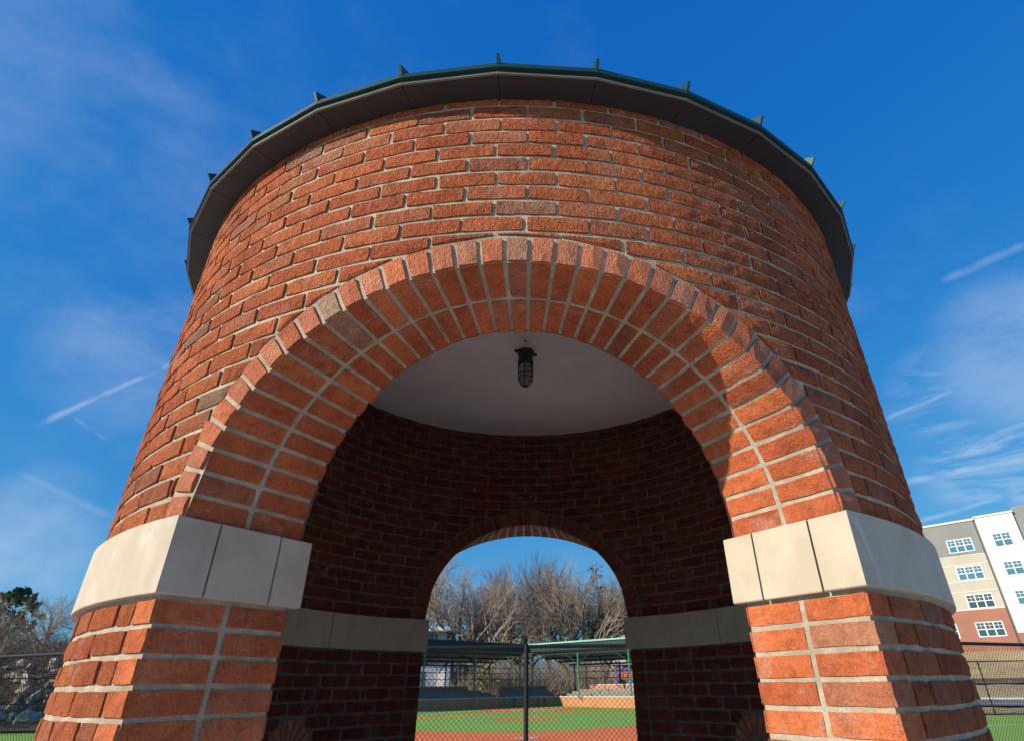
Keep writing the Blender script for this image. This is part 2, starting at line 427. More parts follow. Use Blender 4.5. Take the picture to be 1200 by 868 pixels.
def var_mesh(i, j):
    if (i,j) not in _mesh_cache:
        mb = MB(); mb.ft = VART[j]; mb.add(*VAR[i]); _mesh_cache[(i,j)] = mb.mesh('brick', M['brick'], tint=True)
    return _mesh_cache[(i,j)]
BR = []     # records: dict(vs, fs, tint, loc, rz, score, mesh or None, mat)
CW = cam.matrix_world.inverted()
def score(p, n, area):
    p = Vector(p); d = CAMPOS-p; L = d.length
    c = n.dot(d)/L
    if c < 0.04: return 0.0
    q = CW @ p
    if q.z > -0.1: return 0.0
    x = q.x/-q.z*668.3+637; y = 418-q.y/-q.z*668.3
    if x < -10 or x > 1210 or y < -10 or y > 880: return 0.0
    return area*c/L**2/( -q.z/L)**3
def add_rec(vs, fs, tint, loc, rz, n, area, key=None, mat='brick', hidden=False):
    c, s = math.cos(rz), math.sin(rz)
    BR.append(dict(vs=vs, fs=fs, t=tint, loc=loc, rz=rz, sc=0.0 if hidden else score(loc, n, area), key=key, mat=mat))
def clip_poly(poly, p, d):                   # keep the side left of direction d through p
    out = []
    def side(a): return d[0]*(a[1]-p[1])-d[1]*(a[0]-p[0])
    for i in range(len(poly)):
        a, b_ = poly[i], poly[(i+1) % len(poly)]; sa, sb = side(a), side(b_)
        if sa >= 0: out.append(a)
        if (sa >= 0) != (sb >= 0):
            t = sa/(sa-sb); out.append((a[0]+(b_[0]-a[0])*t, a[1]+(b_[1]-a[1])*t))
    return out
def poly_area(p): return 0.5*abs(sum(p[i][0]*p[(i+1)%len(p)][1]-p[(i+1)%len(p)][0]*p[i][1] for i in range(len(p))))
def poly_brick(poly, sc_, zc_):
    n = len(poly); cx = sum(p[0] for p in poly)/n; cz = sum(p[1] for p in poly)/n
    vs = [(p[0]-sc_, 0.0022+random.uniform(-.001,.001), p[1]-zc_) for p in poly]+[(p[0]-sc_, 0.05, p[1]-zc_) for p in poly]+[(cx-sc_, -0.003, cz-zc_)]
    vs += [((p[0]*.45+cx*.55)-sc_, -0.003+random.uniform(-.0015,.0015), (p[1]*.45+cz*.55)-zc_) for p in poly]
    k = 2*n+1
    fs = [(2*n, k+i, k+(i+1) % n) for i in range(n)]+[(k+i, i, (i+1) % n, k+(i+1) % n) for i in range(n)]
    fs += [(i, n+i, n+(i+1) % n, (i+1) % n) for i in range(n)]
    return vs, fs
def lay(r, inward, s0, s1, z0, clip=None, L0=0.207, off=0.0, H=BH, hid=False):
    """one course of running bond from arc length s0 to s1 (ends included); returns nothing"""
    edges = []; x = s0+off
    if off: edges.append((s0, s0+off-JT)) if off > 0.05 else None
    while x < s1-0.03:
        e = x+L0-JT+random.uniform(-0.0035,0.0035)
        if s1-e < 0.07: e = s1
        edges.append((x, min(e, s1))); x = e+JT
    for (a, b_) in edges:
        if b_-a < 0.03: continue
        lay_one(r, inward, a, b_, z0, H, clip, hid)
def lay_one(r, inward, a, b_, z0, H, clip, hid=False):
    dz = random.uniform(-0.0016,0.0016)
    sc_, zc_ = (a+b_)/2, z0+H/2+dz; th = sc_/r; key = None
    L = b_-a
    poly = [(a, z0+dz), (b_, z0+dz), (b_, z0+H+dz), (a, z0+H+dz)]
    cut = False
    if clip:
        for (cs, crv) in clip:
            # crv: list of points (s,z) of the curve, absolute s = cs +- s
            def sd(p):
                s = abs(p[0]-cs)
                if s >= crv[0][0]: return 1
                zz = np.interp(s, [c[0] for c in crv][::-1], [c[1] for c in crv][::-1])
                return p[1]-zz
            vals = [sd(p) for p in poly]; 
            if abs(sc_-cs) > crv[0][0]+L: continue
            if all(v > 0 for v in vals) and not (poly[0][0] < cs < poly[1][0] and z0 < crv[-1][1]): continue
            mids = [sd(((poly[0][0]*(1-t)+poly[1][0]*t), z)) for t in (0.25,.5,.75) for z in (z0, z0+H)]
            if all(v <= 0 for v in vals+mids): return
            pts = [(cs+sg*c[0], c[1]) for c in (crv if True else []) for sg in ((1,) if sc_ > cs else (-1,))]
            ins = [p for p in pts if a-0.004 <= p[0] <= b_+0.004 and z0-0.003 <= p[1] <= z0+H+0.003]
            if len(ins) < 2:
                if vals.count(1) >= 0 and sum(1 for v in vals if v <= 0) >= 3: return
                continue
            for (p, q_) in ((ins[0], ins[len(ins)//2]), (ins[len(ins)//2], ins[-1])):
                if p == q_: continue
                d = (q_[0]-p[0], q_[1]-p[1])
                # keep the side away from the opening centre (cs, Z2)
                sdv = d[0]*(Z2-p[1])-d[1]*(cs-p[0])
                if sdv > 0: d = (-d[0], -d[1])
                if len(poly) >= 3: poly = clip_poly(poly, p, d)
            cut = True
    if len(poly) < 3 or poly_area(poly) < 0.0006: return
    if z0+H > ZTOP:
        poly = clip_poly(poly, (0, ZTOP), (-1, 0)) if True else poly
        poly = [p for p in poly if p[1] <= ZTOP+1e-6]; cut = True
        if len(poly) < 3: return
    sgn = -1 if inward else 1
    if not cut and abs(L-0.1930) < 0.008:
        i, j = random.randrange(len(VAR)), random.randrange(len(VART)); vs, fs = VAR[i]; key = (i, j); t = VART[j]
    elif not cut:
        vs, fs = stretcher(L, H, nx=max(2, min(5, int(L/0.04)))); t = rand_tint()
    else:
        pl = poly if sgn > 0 else [(2*sc_-p[0], p[1]) for p in poly][::-1]
        vs, fs = poly_brick(pl, sc_, zc_); t = rand_tint()
    if inward: key = None; t = (0.11+t[0]*0.29, t[1]*0.25, t[2])  # inner bricks: interior shade put into a darker tint
    jit = random.uniform(-0.0012, 0.0012)
    rr = r+jit*(1 if not inward else -1)+(0.0002 if not inward else -0.0002)
    ang = th+ROT
    loc = cyl(rr, ang, zc_); n = Vector((math.sin(ang), -math.cos(ang), 0))*sgn
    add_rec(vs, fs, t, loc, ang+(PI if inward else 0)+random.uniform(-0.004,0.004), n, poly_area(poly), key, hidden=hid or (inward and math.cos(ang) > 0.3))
def curve_for(r, w): return CURVES[(round(r,4), w)]
WJ = RING+0.012
# upper drum: courses above the stone band
k = 0
while Z2+0.004+COURSE_UP*k < ZTOP-0.012:
    z0 = Z2+0.0085+COURSE_UP*k
    for (r, inward) in ((RO, False), (RI, True)):
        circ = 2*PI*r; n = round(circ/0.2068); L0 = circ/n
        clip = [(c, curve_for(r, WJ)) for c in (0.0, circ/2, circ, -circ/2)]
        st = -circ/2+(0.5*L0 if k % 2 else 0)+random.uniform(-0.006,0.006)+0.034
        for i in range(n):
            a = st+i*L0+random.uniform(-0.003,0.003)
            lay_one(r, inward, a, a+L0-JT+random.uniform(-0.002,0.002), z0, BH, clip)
    k += 1
# lower piers: courses below the band
HD = 0.094
def pier_clip(p): return None
k = 0
while True:
    z0 = Z1-0.006-COURSE_LO*(k+1)+JT/2+0.001
    if z0 < 0.0: break
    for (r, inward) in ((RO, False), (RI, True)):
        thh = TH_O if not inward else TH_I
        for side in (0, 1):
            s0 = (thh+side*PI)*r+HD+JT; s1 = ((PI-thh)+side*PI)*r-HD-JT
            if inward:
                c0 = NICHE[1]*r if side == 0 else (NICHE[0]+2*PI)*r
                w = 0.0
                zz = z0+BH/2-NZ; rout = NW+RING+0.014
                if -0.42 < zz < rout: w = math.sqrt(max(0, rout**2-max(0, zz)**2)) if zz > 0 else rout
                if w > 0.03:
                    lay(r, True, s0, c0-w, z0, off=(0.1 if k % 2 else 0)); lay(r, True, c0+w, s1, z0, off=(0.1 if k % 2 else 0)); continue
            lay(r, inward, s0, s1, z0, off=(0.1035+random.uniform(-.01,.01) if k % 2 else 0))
    # quoin bricks and jamb bricks
    for c0 in (0.0, PI):
        for sg in (-1, 1):
            def jamb(r1, r2, outer):
                t = rand_tint(); t = (t[0]*(1.0 if c0 == 0 else 0.42), t[1]*0.6, t[2]); dz = random.uniform(-0.0012,0.0012); pr = random.uniform(-0.001,0.0015)  # far jambs tinted darker, interior shade painted into the brick
                rc = (r1+r2)/2; org = cyl(rc, sg*(th_half(rc))+c0+ROT, z0+BH/2)
                def fn(u, v, w, key):
                    r = r1+(r2-r1)*u; s = th_half(r)*r+HD*v-(pr if v < 0.5 else 0)
                    z = z0+dz+BH*w
                    jt = 0.0012
                    rr = r+random.uniform(-jt,jt)*1.1; z += random.uniform(-jt,jt); s += random.uniform(-jt,jt)*0.9
                    if key[0] in (0,4) and v < 0.01: s += 0.0016; 
                    if key[2] in (0,2) and v < 0.01: s += 0.0013
                    q = cyl(rr, sg*(s/r)+c0+ROT, z)
                    return tuple(q-org)
                fc = 'yzZ'+('X' if outer else 'x')
                vs, fs = grid_box(4, 2, 2, fc, fn)
                if sg < 0: fs = [f[::-1] for f in fs]
                ang = sg*th_half(rc)+c0+ROT
                nrm = Vector((-sg*math.cos(ang), -sg*math.sin(ang), 0))
                sc = score(org, nrm, (r2-r1)*BH)
                if outer: sc += score(org, Vector((math.sin(ang), -math.cos(ang), 0)), HD*BH)
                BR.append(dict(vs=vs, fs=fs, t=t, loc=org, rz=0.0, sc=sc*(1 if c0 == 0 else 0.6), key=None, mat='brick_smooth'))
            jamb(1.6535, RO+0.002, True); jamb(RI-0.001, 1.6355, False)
    k += 1
# voussoirs: two rings of bricks through the thickness of each arch
NARCH = 0
for c0 in (0.0, PI):
    for (r1, r2, end) in ((1.6535, RO+0.003, 'o'), (RI-0.002, 1.6355, 'i')):
        for i in range(NV):
            t = rand_tint(); dk = 0.9 if c0 == 0 else 0.42; t = (t[0]*0.9*dk, dk*min(1, t[1]*(1.3 if end == 'o' else 0.8)+0), t[2])  # shade painted in: far arch much darker, front soffit slightly
            g_ = JT*0.52/ARC_L
            ta, tb = i/NV+g_, (i+1)/NV-g_
            j1, j2 = random.uniform(-0.002,0.002), random.uniform(-0.0012,0.002)
            org_ph = phi_of((ta+tb)/2); rc = (r1+r2)/2; s, z = arc_sz(org_ph, rc); org = cyl(rc, s/rc+c0+ROT, z)
            def fn(u, v, w, key):
                # u: radial depth, v: outwards from the intrados, w: round the arch
                r = r1+(r2-r1)*u; ph = phi_of(ta+(tb-ta)*w)
                off = RING*v*(1.0+j1*3)-(j2 if v < 0.5 else 0)
                if v < 0.01 and key[0] in (0,4): off += 0.0016
                if v < 0.01 and key[2] in (0,2): off += 0.0014
                s, z = arc_sz(ph, r, off)
                jt = 0.0013
                if end == 'o' and u > 0.99: jt = 0.0026
                rr = r+random.uniform(-jt,jt)+(0.002 if (end == 'o' and u > 0.99 and key[2] == 1) else 0)
                q = cyl(rr, (s+random.uniform(-1,1)*0.0011)/r+c0+ROT, z+random.uniform(-1,1)*0.0011)
                return tuple(q-org)
            vs, fs = grid_box(4, 2, 2, 'yzZ'+('X' if end == 'o' else 'x'), fn)
            mb = MB(); mb.ft = t; mb.add(vs, fs)
            if end == 'o' and c0 == 0: mb.t[-4:] = [(t[0], min(1, t[1]+random.uniform(0.12,0.5)), t[2])]*4
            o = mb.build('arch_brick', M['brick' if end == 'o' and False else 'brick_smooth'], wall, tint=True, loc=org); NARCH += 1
for c0 in NICHE:                             # little brick hoods round the niches
    for i in range(9):
        a1, a2 = PI*i/9+0.05, PI*(i+1)/9-0.05
        def fn(u, v, w, key):
            a = a1+(a2-a1)*w; R_ = NW+RING*v; r = RI-0.001+0.05*u+random.uniform(-.001,.001)
            return tuple(cyl(r, c0+R_*math.cos(a)/RI, NZ+R_*math.sin(a)))
        vs, fs = grid_box(1, 2, 2, 'yYxzZ', fn); mb = MB(); mb.ft = rand_tint(); mb.ft = (mb.ft[0], min(1, mb.ft[1]+0.5), 0); mb.add(vs, fs)
        mb.build('niche_brick', M['brick_smooth'], wall, tint=True)
order = sorted(range(len(BR)), key=lambda i: -BR[i]['sc'])
single = set(order[:300])
rest = {'brick': MB(), 'brick_smooth': MB()}
for i, b_ in enumerate(BR):
    if i in single:
        if b_['key']: me = var_mesh(*b_['key'])
        else:
            mb = MB(); mb.ft = b_['t']; mb.add(b_['vs'], b_['fs']); me = mb.mesh('brick', M[b_['mat']], tint=True)
        link('brick', me, wall, b_['loc'], b_['rz'])
    else:
        c, s = math.cos(b_['rz']), math.sin(b_['rz']); x0, y0, z0 = b_['loc']; mb = rest['brick']
        mb.ft = b_['t']
        mb.add([(x0+x*c-y*s, y0+x*s+y*c, z0+z) for x, y, z in b_['vs']], b_['fs'])
rest['brick'].build('brickwork', M['brick'], wall, tint=True, kind='stuff')

# ---- limestone band
PJ = 0.0236
def stone(pts, name='limestone_block'):
    """pts: closed outline in plan (list of Vector xy); extruded from Z1 to Z2 with a small arris"""
    mb = MB(); n = len(pts); c = sum((Vector((p[0],p[1])) for p in pts), Vector((0,0)))/n
    e = 0.003
    def inset(p, d): v = (c-Vector((p[0],p[1]))); L = v.length; return Vector((p[0],p[1]))+v/L*d
    lv = [[(*inset(p, e), Z1)for p in pts], [(p[0],p[1],Z1+e) for p in pts], [(p[0],p[1],Z2-e) for p in pts], [(*inset(p, e), Z2) for p in pts]]
    vs = [v for l in lv for v in l]; fs = []
    for k in range(3):
        for i in range(n): fs.append((k*n+i, k*n+(i+1)%n, (k+1)*n+(i+1)%n, (k+1)*n+i))
    fs.append(tuple(range(n-1,-1,-1))); fs.append(tuple(range(3*n, 4*n)))
    mb.add(vs, fs); return mb.build(name, M['stone'], wall)
def xy(r, th): return (r*math.sin(th+ROT), -r*math.cos(th+ROT))
GAPW = 0.0032
for c0 in (0.0, PI):
    for sg in (-1, 1):
        def je(r, extra=0.0): return c0+sg*(th_half(min(max(r,RI),RO))-(PJ-extra)/r)
        # three pieces across the reveal: 1.409-1.535, 1.539-1.738, 1.742-1.867
        rin, rout = RI-PJ, RO+PJ
        segs = [(rin, 1.5355), (1.5355+2*GAPW, 1.7375), (1.7375+2*GAPW, rout)]
        for q, (ra, rb) in enumerate(segs):
            if q == 1:
                w = 0.12/1.64
                pts = [xy(ra, je(ra)), xy(rb, je(rb)), xy(rb, c0+sg*(th_half(rb)+w)), xy(ra, c0+sg*(th_half(ra)+w))]
            elif q == 2:                                # outer corner piece runs round the face
                a_end = c0+sg*(TH_O+(PI/2-TH_O)*0.5)
                aa = je(rout); nn = 14
                pts = [xy(ra, je(ra)), ] + [xy(rout, aa+(a_end-aa)*i/nn) for i in range(nn+1)] + [xy(ra, a_end-(a_end-je(ra))*i/nn) for i in range(nn)]
            else:
                a_end = c0+sg*((rad(59.6)) if c0 == 0 else rad(58.6))
                aa = je(ra); nn = 12
                pts = [xy(rb, je(rb)), ] + [xy(ra, aa+(a_end-aa)*i/nn) for i in range(nn+1)] + [xy(rb, a_end-(a_end-je(rb))*i/nn) for i in range(nn)]
            area2 = sum(pts[i][0]*pts[(i+1)%len(pts)][1]-pts[(i+1)%len(pts)][0]*pts[i][1] for i in range(len(pts)))
            if area2 < 0: pts = pts[::-1]
            stone(pts)
for side in (-1, 1):                          # the remaining lengths of the band round the sides
    spans = []
    a0 = TH_O+(PI/2-TH_O)*0.5; b0 = PI-a0
    m = 2
    for i in range(m): spans.append((1.7375+2*GAPW, RO+PJ, a0+(b0-a0)*i/m+0.003, a0+(b0-a0)*(i+1)/m-(0.0 if i == m-1 else 0.0)-0.0005))
    a0, b0 = rad(59.6)+0.0045, PI-rad(58.6)-0.0045
    spans.append((RI-PJ, 1.5355, a0, b0))
    for (ra, rb, a, b_) in spans:
        nn = 16
        pts = [xy(ra, side*(a+(b_-a)*i/nn)) for i in range(nn+1)]+[xy(rb, side*(b_-(b_-a)*i/nn)) for i in range(nn+1)]
        area2 = sum(pts[i][0]*pts[(i+1)%len(pts)][1]-pts[(i+1)%len(pts)][0]*pts[i][1] for i in range(len(pts)))
        if area2 < 0: pts = pts[::-1]
        stone(pts)

# ---- ceiling, roof
mb = MB(); mb.lathe([(0.0001,0.0),(RI+0.03,0.0),(RI+0.03,0.02),(0.0001,0.02)], (0,0,ZCEIL), 72)
mb.build('ceiling', M['ceiling'], pav)
NS = 34; RE = 1.950; SEAM0 = rad(7.9)
roof = MB()
PITCH = math.tan(rad(33)); ZE = ZW+0.040
def poly_ring(r, z): return [cyl(r, SEAM0+2*PI*i/NS, z) for i in range(NS)]
r_in = poly_ring(RI, ZW+0.021); ring_o = poly_ring(RE-0.012, ZW+0.03)
roof.add(r_in+ring_o, [(i, (i+1)%NS, NS+(i+1)%NS, NS+i) for i in range(NS)])
roof = roof.build('roof', M['green'], pav)
apex = Vector((0,0,ZE+(RE+0.012)*PITCH))
for i in range(NS):
    a, b_ = SEAM0+2*PI*i/NS, SEAM0+2*PI*(i+1)/NS
    # sloping pan
    p1, p2 = cyl(RE+0.012, a, ZE), cyl(RE+0.012, b_, ZE); mb = MB()
    t1, t2 = p1.lerp(apex, 0.97), p2.lerp(apex, 0.97)
    up = Vector((0,0,0.006)); mb.add([p1,p2,t2,t1,p1+up,p2+up,t2+up,t1+up], BOXF); mb.build('roof_panel', M['green'], roof)
    # standing seam
    mb = MB(); tn = Vector((math.cos(a), math.sin(a), 0))*0.005; up = Vector((0,0,0.035)); q0 = cyl(RE+0.014, a, ZE-0.002); q1 = q0.lerp(apex, 0.97)
    q2 = cyl(RE+0.034, a, ZE-0.004)+up; mb.add([q0-tn,q0+tn,q1+tn,q1-tn,q2-tn,q2+tn,q1+tn+up,q1-tn+up], BOXF); mb.build('standing_seam', M['green'], roof)
    # fascia
    mb = MB(); f0, f1 = cyl(RE, a, ZW+0.004), cyl(RE, b_, ZW+0.004); g0, g1 = cyl(RE-0.012, a, ZW+0.004), cyl(RE-0.012, b_, ZW+0.004); h = Vector((0,0,0.036))
    mb.add([f0,f1,g1,g0,f0+h,f1+h,g1+h,g0+h], BOXF)
    e0, e1 = cyl(RE+0.013, a, ZE-0.016), cyl(RE+0.013, b_, ZE-0.016); k0, k1 = cyl(RE+0.0005, a, ZE-0.016), cyl(RE+0.0005, b_, ZE-0.016); h = Vector((0,0,0.015))
    mb.add([e0,e1,k1,k0,e0+h,e1+h,k1+h,k0+h], BOXF)
    mb.build('fascia_board', M['green'], roof)
    mb = MB(); f0, f1 = cyl(RE+0.004, a, ZW-0.001), cyl(RE+0.004, b_, ZW-0.001); g0, g1 = cyl(RE-0.004, a, ZW-0.001), cyl(RE-0.004, b_, ZW-0.001); h = Vector((0,0,0.0048))
    mb.add([f0,f1,g1,g0,f0+h,f1+h,g1+h,g0+h], BOXF); mb.build('drip_edge', M['lip'], roof)
    # soffit panel with a narrow joint
    ga = 0.0005; mb = MB(); h = Vector((0,0,0.004)); sag = random.uniform(-0.0015,0.0015)
    s0, s1 = cyl(RO-0.03, a+ga, ZW+0.004), cyl(RO-0.03, b_-ga, ZW+0.004); u0, u1 = cyl(RE-0.0045, a+ga, ZW+0.001), cyl(RE-0.0045, b_-ga, ZW+0.001+sag*0)
    mb.add([u0,u1,s1,s0,u0+h,u1+h,s1+h,s0+h], BOXF); mb.build('soffit_panel', M['soffit'], roof)

# ---- ceiling lamp
lamp = empty('ceiling_light', (0.0, 0.0, ZCEIL), 0, label='dark caged jelly-jar lamp hanging from the pale round ceiling', cat='ceiling light')
mb = MB(); mb.lathe([(0.001,0),(0.054,0),(0.054,-0.016),(0.051,-0.022),(0.048,-0.030),(0.047,-0.075),(0.051,-0.080),(0.051,-0.096),(0.045,-0.104),(0.001,-0.104)], (0,0,0), 28)
for a in (0.4, 0.4+PI): mb.tube((0.05*math.cos(a),0.05*math.sin(a),-0.012),(0.078*math.cos(a),0.078*math.sin(a),-0.012),0.011,0.009,8)
mb.build('lamp_base', M['bronze'], lamp, smooth=False)
mb = MB(); mb.lathe([(0.038,-0.10),(0.039,-0.17),(0.037,-0.205),(0.030,-0.228),(0.018,-0.242),(0.001,-0.247)], (0,0,0), 28); mb.build('glass_globe', M['globe'], lamp, smooth=True)
mb = MB(); 
for i in range(6):
    a = 2*PI*i/6+0.35; pr = [(0.049,-0.095),(0.048,-0.19),(0.043,-0.222),(0.028,-0.246),(0.004,-0.258)]
    for (r1,z1),(r2,z2) in zip(pr[:-1], pr[1:]): mb.tube((r1*math.cos(a),r1*math.sin(a),z1),(r2*math.cos(a),r2*math.sin(a),z2),0.0032,0.0032,6)
for zz, rr in ((-0.135,0.049),(-0.168,0.0485),(-0.200,0.047)):
    for i in range(24):
        a, b_ = 2*PI*i/24, 2*PI*(i+1)/24; mb.tube((rr*math.cos(a),rr*math.sin(a),zz),(rr*math.cos(b_),rr*math.sin(b_),zz),0.003,0.003,5,False)
mb.tube((0,0,-0.252),(0,0,-0.264),0.006,0.004,8)
mb.build('wire_cage', M['bronze'], lamp)
mb = MB(); mb.tube((0,0,0),(0,0,-0.006),0.006,0.004,8); mb.build('ceiling_screw', M['bronze'], lamp, loc=(0.0,-0.13,0.0))

# ---- grey electrical box on the far right reveal
ang = PI-th_half(1.69)+ROT; o = cyl(1.69, ang, 0); e_r = Vector((math.sin(ang), -math.cos(ang), 0)); nrm = Vector((-math.cos(ang), -math.sin(ang), 0))
if nrm.x > 0: nrm = -nrm
jb = empty('junction_box', (o.x, o.y, EYE-0.44), 0, label='small grey electrical box mounted low on the right reveal of the far arch', cat='electrical box')
mb = MB(); mb.obox((0,0,0), e_r, nrm, (-0.05,-0.004,0.0), (0.05,0.045,0.155)); mb.build('box_body', M['box'], jb)
mb = MB(); mb.obox((0,0,0), e_r, nrm, (-0.055,0.045,-0.005), (0.055,0.055,0.160)); mb.build('cover', M['box'], jb)
mb = MB(); mb.tube(nrm*0.02, nrm*0.02+Vector((0,0,-1.0)), 0.013, 0.013, 10); mb.build('conduit', M['box'], jb)

# ------------------------------------------------------------------ the ground
CX, CY = CAMPOS.x, CAMPOS.y                  # survey origin: where the photographer stands
def P2(x, y, z=0.0): return Vector((CX+x, CY+y, z))
def sst(a, b_, x): t = min(1, max(0, (x-a)/(b_-a))); return t*t*(3-2*t)
def ground_h(x, y):                          # survey coordinates
    h = 0.0
    w = 0.73*x+0.68*y
    prof = np.interp(w, [0,42,44,55,63,67,86,110,400], [0,0,0.3,0.45,1.35,1.45,4.9,6.5,8])
    h += prof*sst(13, 22, x)*sst(20, 29, y) if x > 13 else 0
    if x < -13:
        w2 = y-0.1*(x+27)
        h += np.interp(w2, [0,32,34,39,60,400], [0,0,0.3,3.1,3.8,6])*sst(-13, -17, x)*sst(20, 29, y)
    if y > 62: h += np.interp(y, [62,66,120,600], [0,0.3,1.2,6])*(1-sst(13,25,abs(x)))
    return float(h)
def gmat(name, cols, scales, bumpd=0.01, rough=0.95):
    m, nt, b = newmat(name, rough, 0.1); N = NT(nt)
    c = N.mix(N.rng(N.noise(scales[0], 6, 0.6), 0.35, 0.65), cols[0], cols[1])
    c = N.mix(N.math('MULTIPLY', N.rng(N.noise(scales[1], 5, 0.7), 0.42, 0.62), 0.6), c, cols[2])
    N.l(c, b.inputs['Base Color']); N.bump(N.noise(scales[1], 6, 0.75), 0.8, bumpd, b); return m
M['drygrass'] = gmat('dry_winter_grass', ((0.50,0.38,0.20),(0.38,0.27,0.14),(0.58,0.46,0.27)), (0.15, 2.2), 0.05)
M['turf'] = gmat('artificial_turf', ((0.25,0.42,0.085),(0.28,0.47,0.10),(0.21,0.36,0.07)), (0.25, 30), 0.01)
M['clay'] = gmat('red_infield_turf', ((0.82,0.20,0.07),(0.86,0.24,0.085),(0.74,0.17,0.06)), (0.3, 25), 0.01)
M['asphalt'] = gmat('worn_asphalt', ((0.20,0.19,0.185),(0.25,0.24,0.235),(0.16,0.155,0.15)), (0.4, 8), 0.01)
M['concrete'] = gmat('broom_concrete', ((0.58,0.54,0.48),(0.63,0.59,0.53),(0.52,0.48,0.43)), (0.8, 12), 0.004)
M['dark_concrete'] = gmat('dark_grey_concrete', ((0.24,0.225,0.20),(0.30,0.28,0.25),(0.18,0.17,0.15)), (0.8, 12), 0.004)  # darker concrete for the bleacher steps
M['mulch'] = gmat('brown_mulch', ((0.16,0.10,0.06),(0.11,0.07,0.045),(0.23,0.15,0.09)), (0.8, 6), 0.05)
M['white'] = plain('white_line_paint', (0.80,0.80,0.78), 0.7, vary=0.05)
def grid_coords(lim, fine_lo, fine_hi, step):
    c = list(np.arange(fine_lo, fine_hi+1e-6, step)); s = step; x = fine_hi
    while x < lim: s *= 1.5; x += s; c.append(x)
    s = step; x = fine_lo
    while x > -lim: s *= 1.5; x -= s; c.insert(0, x)
    return c
xs = grid_coords(2500, -80, 100, 2.0); ys = grid_coords(2500, -20, 130, 2.0)
mb = MB(); mb.add([P2(x, y, ground_h(x,y)-0.03) for y in ys for x in xs], [(j*len(xs)+i, j*len(xs)+i+1, (j+1)*len(xs)+i+1, (j+1)*len(xs)+i) for j in range(len(ys)-1) for i in range(len(xs)-1)])
mb.build('ground', M['drygrass'], smooth=True, kind='structure')
def sheet(name, pts, z, mat, **k):
    me = bpy.data.meshes.new(name); bm = bmesh.new(); vs = [bm.verts.new(P2(x,y,z)) for x,y in pts]; f = bm.faces.new(vs)
    if f.normal.z < 0: f.normal_flip()
    bmesh.ops.triangulate(bm, faces=bm.faces); bm.to_mesh(me); bm.free(); me.materials.append(mat); return link(name, me, kind='structure', **k)
sheet('plaza', [(-16,-14),(16,-14),(16,9.88),(-16,9.88)], 0.0, M['concrete'])
sheet('turf', [(-16,9.9),(16,9.9),(34,24),(33,33.8),(19.2,34.1),(9.2,52.2),(2.4,60.9),(-2.2,60.3),(-9.0,51.8),(-18,31.9),(-30,28.7),(-30,24)], 0.0, M['turf'])
# infield: red skin, then green infield, mound, plate circle
hc = (-0.1, 50.6)
def arcpts(c, r, a0, a1, n=40, sx=1): return [(c[0]+r*math.cos(a0+(a1-a0)*i/n)*sx, c[1]+r*math.sin(a0+(a1-a0)*i/n)) for i in range(n+1)]
infield = [(-0.1,53.2),(-8.3,39.4)]+arcpts((-0.1,37.5), 17.2, rad(178), rad(362), 60)+[(8.1,43.4)]
sheet('infield_skin', infield, 0.004, M['clay'])
grass = [(-0.1,49.9),(-7.0,38.9),(-11.5,33.4),(-8.5,30.2),(-4.9,28.4),(-2.4,27.0),(-0.1,26.5),(2.2,27.4),(4.6,29.6),(8.0,32.6),(11.0,36.5),(6.8,42.6)]
sheet('infield_grass', grass, 0.008, M['turf'])
sheet('foul_grass_left', [(-0.6,54.2),(-7.6,40.2),(-9.0,42),(-9.0,51.7),(-2.4,60.1),(-0.2,60.4)], 0.008, M['turf'])
sheet('foul_grass_right', [(0.4,54.2),(7.4,43.7),(9.0,44),(9.1,52.1),(2.4,60.7),(-0.2,60.4)], 0.008, M['turf'])
sheet('home_plate_circle', arcpts((-0.1,51.8), 3.0, 0, 2*PI, 40, 1.25), 0.012, M['clay'])
sheet('pitching_circle', arcpts((-0.1,36.8), 1.9, 0, 2*PI, 40, 1.0), 0.012, M['clay'])
sheet('pitching_rubber', [(-0.4,36.75),(0.2,36.75),(0.2,36.9),(-0.4,36.9)], 0.016, M['white'])
sheet('second_base', [(-0.55,23.35),(-0.05,23.1),(0.4,23.35),(-0.05,23.65)], 0.016, M['white'])
for x in (-2.6,-1.9,-1.2,-0.6,0.5,1.1,1.8):
    sheet('batters_box_line', [(x-0.16,50.7),(x+0.16,50.7),(x+0.16,51.6),(x-0.16,51.6)], 0.016, M['white'])
sheet('foul_line', [(15.2,26.2),(30,27.4),(30,27.53),(15.2,26.33)], 0.004, M['white'])
sheet('foul_line', [(-6.2,52.2),(-8.2,50.4),(-8.2,50.6),(-6.2,52.4)], 0.016, M['white'])
sheet('outfield_patch', [(6.2,22.4),(16,24.6),(16,9.95),(6.2,9.95)], 0.004, M['turf'])
# right-hand strips: road, lane, mulch, following the slope
def strip_sheet(name, w0, w1, v0, v1, dz, mat, nx=30, ny=3):
    ex = Vector((0.68,-0.73)); ew = Vector((0.73,0.68)); vs = []
    for j in range(ny+1):
        for i in range(nx+1):
            p = ew*(w0+(w1-w0)*j/ny)+ex*(v0+(v1-v0)*i/nx); vs.append(P2(p.x, p.y, ground_h(p.x,p.y)+dz))
    mb = MB(); mb.add(vs, [(j*(nx+1)+i, j*(nx+1)+i+1, (j+1)*(nx+1)+i+1, (j+1)*(nx+1)+i) for j in range(ny) for i in range(nx)])
    return mb.build(name, mat, kind='structure')
strip_sheet('road', 44.5, 53.5, -26, 30, 0.04, M['asphalt'], 40, 8)
for w in (46.5, 50.0): strip_sheet('road_marking', w, w+0.35, -10, 12, 0.06, M['white'], 30, 1)
strip_sheet('path', 63.3, 66.4, -26, 30, 0.05, M['asphalt'], 40, 4)
strip_sheet('mulch_bed', 66.5, 68.8, -26, 30, 0.05, M['mulch'], 40, 4)
